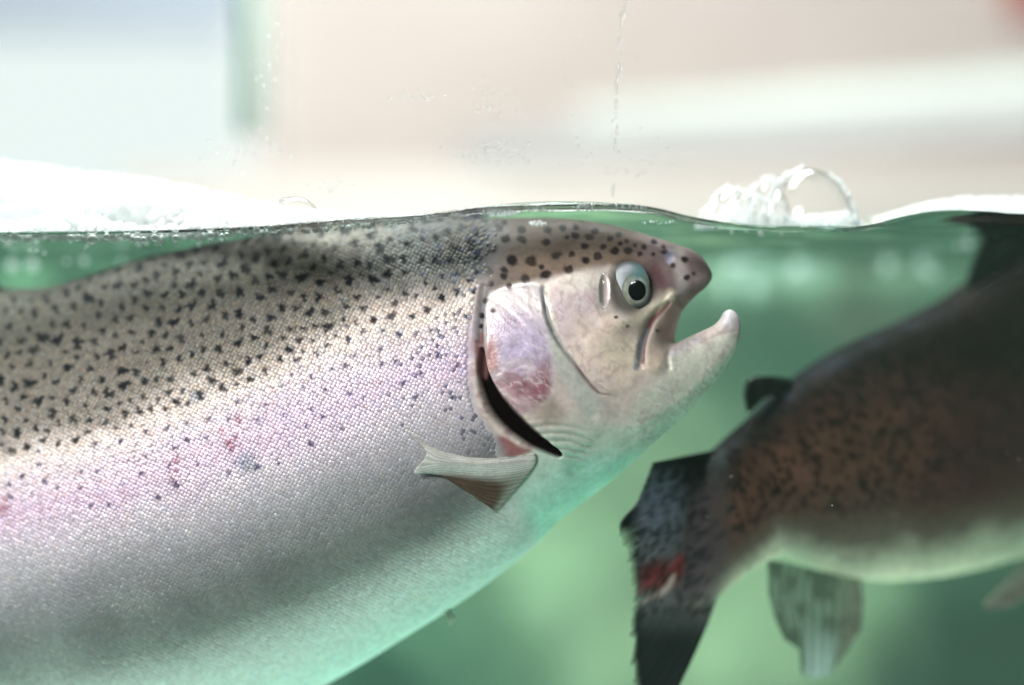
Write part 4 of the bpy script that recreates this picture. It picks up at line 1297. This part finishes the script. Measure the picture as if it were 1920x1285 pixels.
# dome bubbles standing on the surface
def dome_bubble(name, cx, base, rx, h, y, mat, label, group):
    seg, rings = 40, 14
    s_ = K*(D+y)/D
    bx0, _, bz0 = P(cx, base, y)
    v = []; f = []
    for r in range(rings+1):
        a = math.pi/2*r/rings
        for k_ in range(seg):
            t = 2*math.pi*k_/seg
            v.append((rx*s_*math.sin(a)*math.cos(t), rx*s_*math.sin(a)*math.sin(t)*.9, h*s_*math.cos(a)))
    for r in range(rings):
        for k_ in range(seg):
            a = r*seg+k_; b_ = r*seg+(k_+1) % seg
            f.append([a, a+seg, b_+seg, b_])
    o = mesh_np(name, v, [f], mat)
    o.location = (bx0, y, bz0)
    return tag(o, label, "bubble", group)
G_ = "dome bubbles on the water"
dome_bubble("bubble", 1518, 424, 84, 106, 0.071, M["bubble"], "largest clear bubble at the end of the white froth heap", G_)
dome_bubble("bubble", 1372, 420, 46, 64, 0.069, M["bubble"], "medium clear bubble in the froth heap nearest the snout", G_)
dome_bubble("bubble", 1405, 421, 38, 60, 0.071, M["bubble"], "clear bubble in the middle of the froth heap", G_)
dome_bubble("bubble", 1442, 421, 40, 78, 0.073, M["bubble"], "tall narrow bubble beside the largest bubble of the froth heap", G_)
dome_bubble("bubble", 550, 404, 47, 36, 0.012, M["bubble"], "single clear dome bubble at the end of the long froth", G_)

# round bubbles hanging under the long froth and under the surface
PEARL = {}
m, nt, out = new_mat("pearly_bubble")
tr = nt.nodes.new("ShaderNodeBsdfTransparent")
pb = nt.nodes.new("ShaderNodeBsdfPrincipled"); pb.inputs["Base Color"].default_value = (0.92, 0.97, 0.94, 1); pb.inputs["Roughness"].default_value = 0.15
lw = nt.nodes.new("ShaderNodeLayerWeight"); lw.inputs[0].default_value = 0.4
mr = nt.nodes.new("ShaderNodeMapRange"); mr.inputs["To Min"].default_value = 0.55; mr.inputs["To Max"].default_value = 0.95
mx = nt.nodes.new("ShaderNodeMixShader")
nt.links.new(lw.outputs["Facing"], mr.inputs["Value"]); nt.links.new(mr.outputs[0], mx.inputs[0])
nt.links.new(tr.outputs[0], mx.inputs[1]); nt.links.new(pb.outputs[0], mx.inputs[2])
nt.links.new(mx.outputs[0], out.inputs["Surface"]); M["pearl"] = m
def sphere_mesh(mat, sub=ICO2):
    o = mesh_np("bubble_ball", sub[0], [sub[1]], mat)
    me = o.data; bpy.data.objects.remove(o)
    return me
BALL = sphere_mesh(M["pearl"]); FOAMBALL = sphere_mesh(M["foam"])
def ball(name, px, py, y, rpx, label, cat, group, me=None, sq=1.0):
    o = bpy.data.objects.new(name, me or BALL)
    link(o); o.location = P(px, py, y)
    s_ = rpx*K*(D+y)/D
    o.scale = (s_, s_, s_*sq)
    return tag(o, label, cat, group)
px = -10
while px < 800:
    b_ = np.interp(px, FB[:,0], FB[:,1]); y = FR.uniform(0.004, 0.05)
    r = float(np.interp(px, [0, 300, 600, 800], [10.5, 8.5, 6.5, 3.2]))*FR.uniform(.7, 1.2)
    ball("froth_bubble", px, b_ + FR.uniform(1, 10), y, r, "one of the round bubbles hanging in a row under the long white froth", "bubble", "bubbles under the long froth")
    px += r*FR.uniform(1.0, 2.2)
for (px, py, r, y) in [(1734,446,13,.16),(1708,446,11,.17),(1815,457,12,.18),(1796,457,11,.2),(1764,402,10,.14),(1834,412,15,.16),(1888,419,11,.13),
    (1858,408,9,.12),(1690,432,7,.2),(1665,425,6,.18),(1640,433,6,.22),(1594,478,14,.38),(1665,500,14,.40),(1730,497,16,.40),(1745,512,12,.38),
    (1560,452,8,.3),(1510,456,8,.3),(1620,455,10,.3)]:
    ball("air_bubble", px, py, y, r*.8, "one of the pale blurred air bubbles under the surface near the dark trout's dorsal fin", "bubble", "air bubbles near the dark trout", FOAMBALL)
for (px, py, r, y) in [(1405,470,20,.40),(1560,470,18,.40),(1650,455,14,.34),(1385,512,24,.46),(1440,498,26,.48),(1498,520,22,.46),(1420,548,18,.45),(1540,500,22,.47),(1360,545,14,.44),(1350,480,16,.42),(1470,470,14,.40)]:
    ball("air_bubble", px, py, y, r, "one of the big soft pale bubbles in the green water ahead of the open mouth", "bubble", "soft bubbles ahead of the mouth")
for (px, py, r, y) in [(1344,428,5,.03),(1427,438,6,.05),(1466,436,5.5,.05),(1445,430,5,.05),(1400,432,4,.04),(1549,424,5,.06),(1372,436,4,.05),(1490,434,4,.06),(1510,432,3.5,.06)]:
    ball("air_bubble", px, py, y, r, "one of the small bright bubbles hanging under the froth heap beside the snout", "bubble", "bubbles under the froth heap")
for _ in range(40):
    px = FR.uniform(0, 640); py = FR.uniform(446, 446+34*(1-px/800)); y = FR.uniform(.03, .09)
    if py > np.interp(px, [0,190,300,420,640], [530,508,474,450,446]): continue
    ball("air_bubble", px, py, y, FR.uniform(1.5, 4.5), "one of the tiny glinting bubbles against the underside of the surface below the long froth", "bubble", "tiny bubbles below the long froth", FOAMBALL)
for (px, py, r, y) in [(22,499,10,.2),(60,498,10,.2),(125,490,4,.15),(158,490,6,.17),(14,458,7,.1),(228,492,5,.2)]:
    ball("air_bubble", px, py, y, r, "one of the pale bubbles under the surface over the trout's dorsal fin", "bubble", "bubbles over the dorsal fin", FOAMBALL)

# bead of water where the surface climbs the glass
def meniscus():
    pxs = np.linspace(560, 1660, 260)
    sec = [(0, -5.5), (-0.5, -1), (0.2, 5), (1.5, 9), (2.6, 5), (2.9, 1), (1.6, -3)]
    V = []
    for px in pxs:
        c_ = wl_py(px)
        k_ = 0.55 + 0.45*math.exp(-((px-1050)/260)**2) + 0.1*math.sin(px/23.0)
        for (dy, dp) in sec:
            V.append(P(px, c_ + 2 + dp*k_, -0.0072 + dy*0.001))
    n = len(sec); m_ = len(pxs)
    F = [[i*n+j, i*n+(j+1) % n, (i+1)*n+(j+1) % n, (i+1)*n+j] for i in range(m_-1) for j in range(n)]
    F += [list(range(n))[::-1], [(m_-1)*n+j for j in range(n)]]
    o = mesh_np("water_edge", V, [F], M["drop"])
    tag(o, kind="structure")
meniscus()

# drops and dried trickle on the glass
DROP = sphere_mesh(M["drop"], ICO3)
ball("water_drop", 1133, 546, -0.0072, 11.5, "long grey water drop on the glass beside the trout's eye", "drop", None, DROP, 3.0)
TR = [(645,4,5),(640,20,4),(632,48,7),(631,78,4),(630,92,3.5),(625,128,5),(618,154,5),(628,170,4),(650,178,3),(672,181,2.5),(622,212,6),(624,228,6),(619,246,5),(616,264,6),
      (613,280,5),(614,292,4.5),(608,325,4.5),(609,345,4),(606,362,3),(606,378,2.5),(611,414,4.5),(612,430,3.5),(608,450,4),(607,470,5),(602,600,4),(600,612,3.5),(598,628,3)]
for a, b_, r in TR:
    o = ball("water_drop", 800+a*.5833+FR.normal(0, .6), b_*.5833, -0.0186, r*.8, "one of the tiny drops in the vertical trickle down the glass above the head", "drop", "drops of the trickle on the glass", DROP, FR.uniform(1.0, 1.9))
    o.scale = (o.scale[0], o.scale[1]*.45, o.scale[2])
C_, R_ = [], []
for cx, cy_, rx, ry, n in ((925,190,45,30,60),(930,285,70,26,90),(470,280,90,26,70),(620,350,45,20,36),(1180,300,120,40,40),(780,180,60,14,34),(1060,150,120,110,30),(505,120,40,120,36)):
    for _ in range(n):
        C_.append(P(FR.normal(cx, rx*.5), FR.normal(cy_, ry*.5), -0.0182)); R_.append(FR.uniform(.8, 2.8)*K)
o = beads("water_residue", C_, R_, M["drop"])
tag(o, "faint dried splashes speckling the glass above the water", "water marks", kind="stuff")

# specks adrift in the water
C_, R_ = [], []
for _ in range(70):
    px, py, y = FR.uniform(600, 1920), FR.uniform(470, 1280), FR.uniform(0.0, 0.35)
    C_.append(P(px, py, y)); R_.append(FR.uniform(.5, 1.5)*K)
tag(beads("drifting_specks", C_, R_, M["foam"]), "tiny pale specks drifting in the green water around the dark trout", "specks", kind="stuff")

# glass divider standing behind the froth
m, nt, out = new_mat("tinted_glass")
tr = nt.nodes.new("ShaderNodeBsdfTransparent"); tr.inputs[0].default_value = (0.80, 0.86, 0.83, 1)
gl = nt.nodes.new("ShaderNodeBsdfGlossy"); gl.inputs["Color"].default_value = (0.7, 0.85, 0.8, 1); gl.inputs["Roughness"].default_value = 0.2
mx = nt.nodes.new("ShaderNodeMixShader"); mx.inputs[0].default_value = 0.04
nt.links.new(tr.outputs[0], mx.inputs[1]); nt.links.new(gl.outputs[0], mx.inputs[2]); nt.links.new(mx.outputs[0], out.inputs["Surface"])
M["tinted"] = m
M["teal_edge"] = principled("teal_glass_edge", base=tuple(lin((112,146,134))), rough=0.6, spec=0.1, noise_amt=0.2, nscale=60)
dv = empty("glass_divider", P(478, 258, 0.50))
a = P(454, 250, 0.50); b_ = P(508, -120, 0.50)
child_box("sheet", (a[0], 0.498, a[2]), (b_[0], 0.504, b_[2]), M["tinted"], dv)
a = P(443, 248, 0.50); b_ = P(453, -120, 0.50)
child_box("edge", (a[0], 0.494, a[2]), (b_[0], 0.510, b_[2]), M["teal_edge"], dv)
tag(dv, "narrow grey green glass strip hanging upright above the long froth", "glass strip")
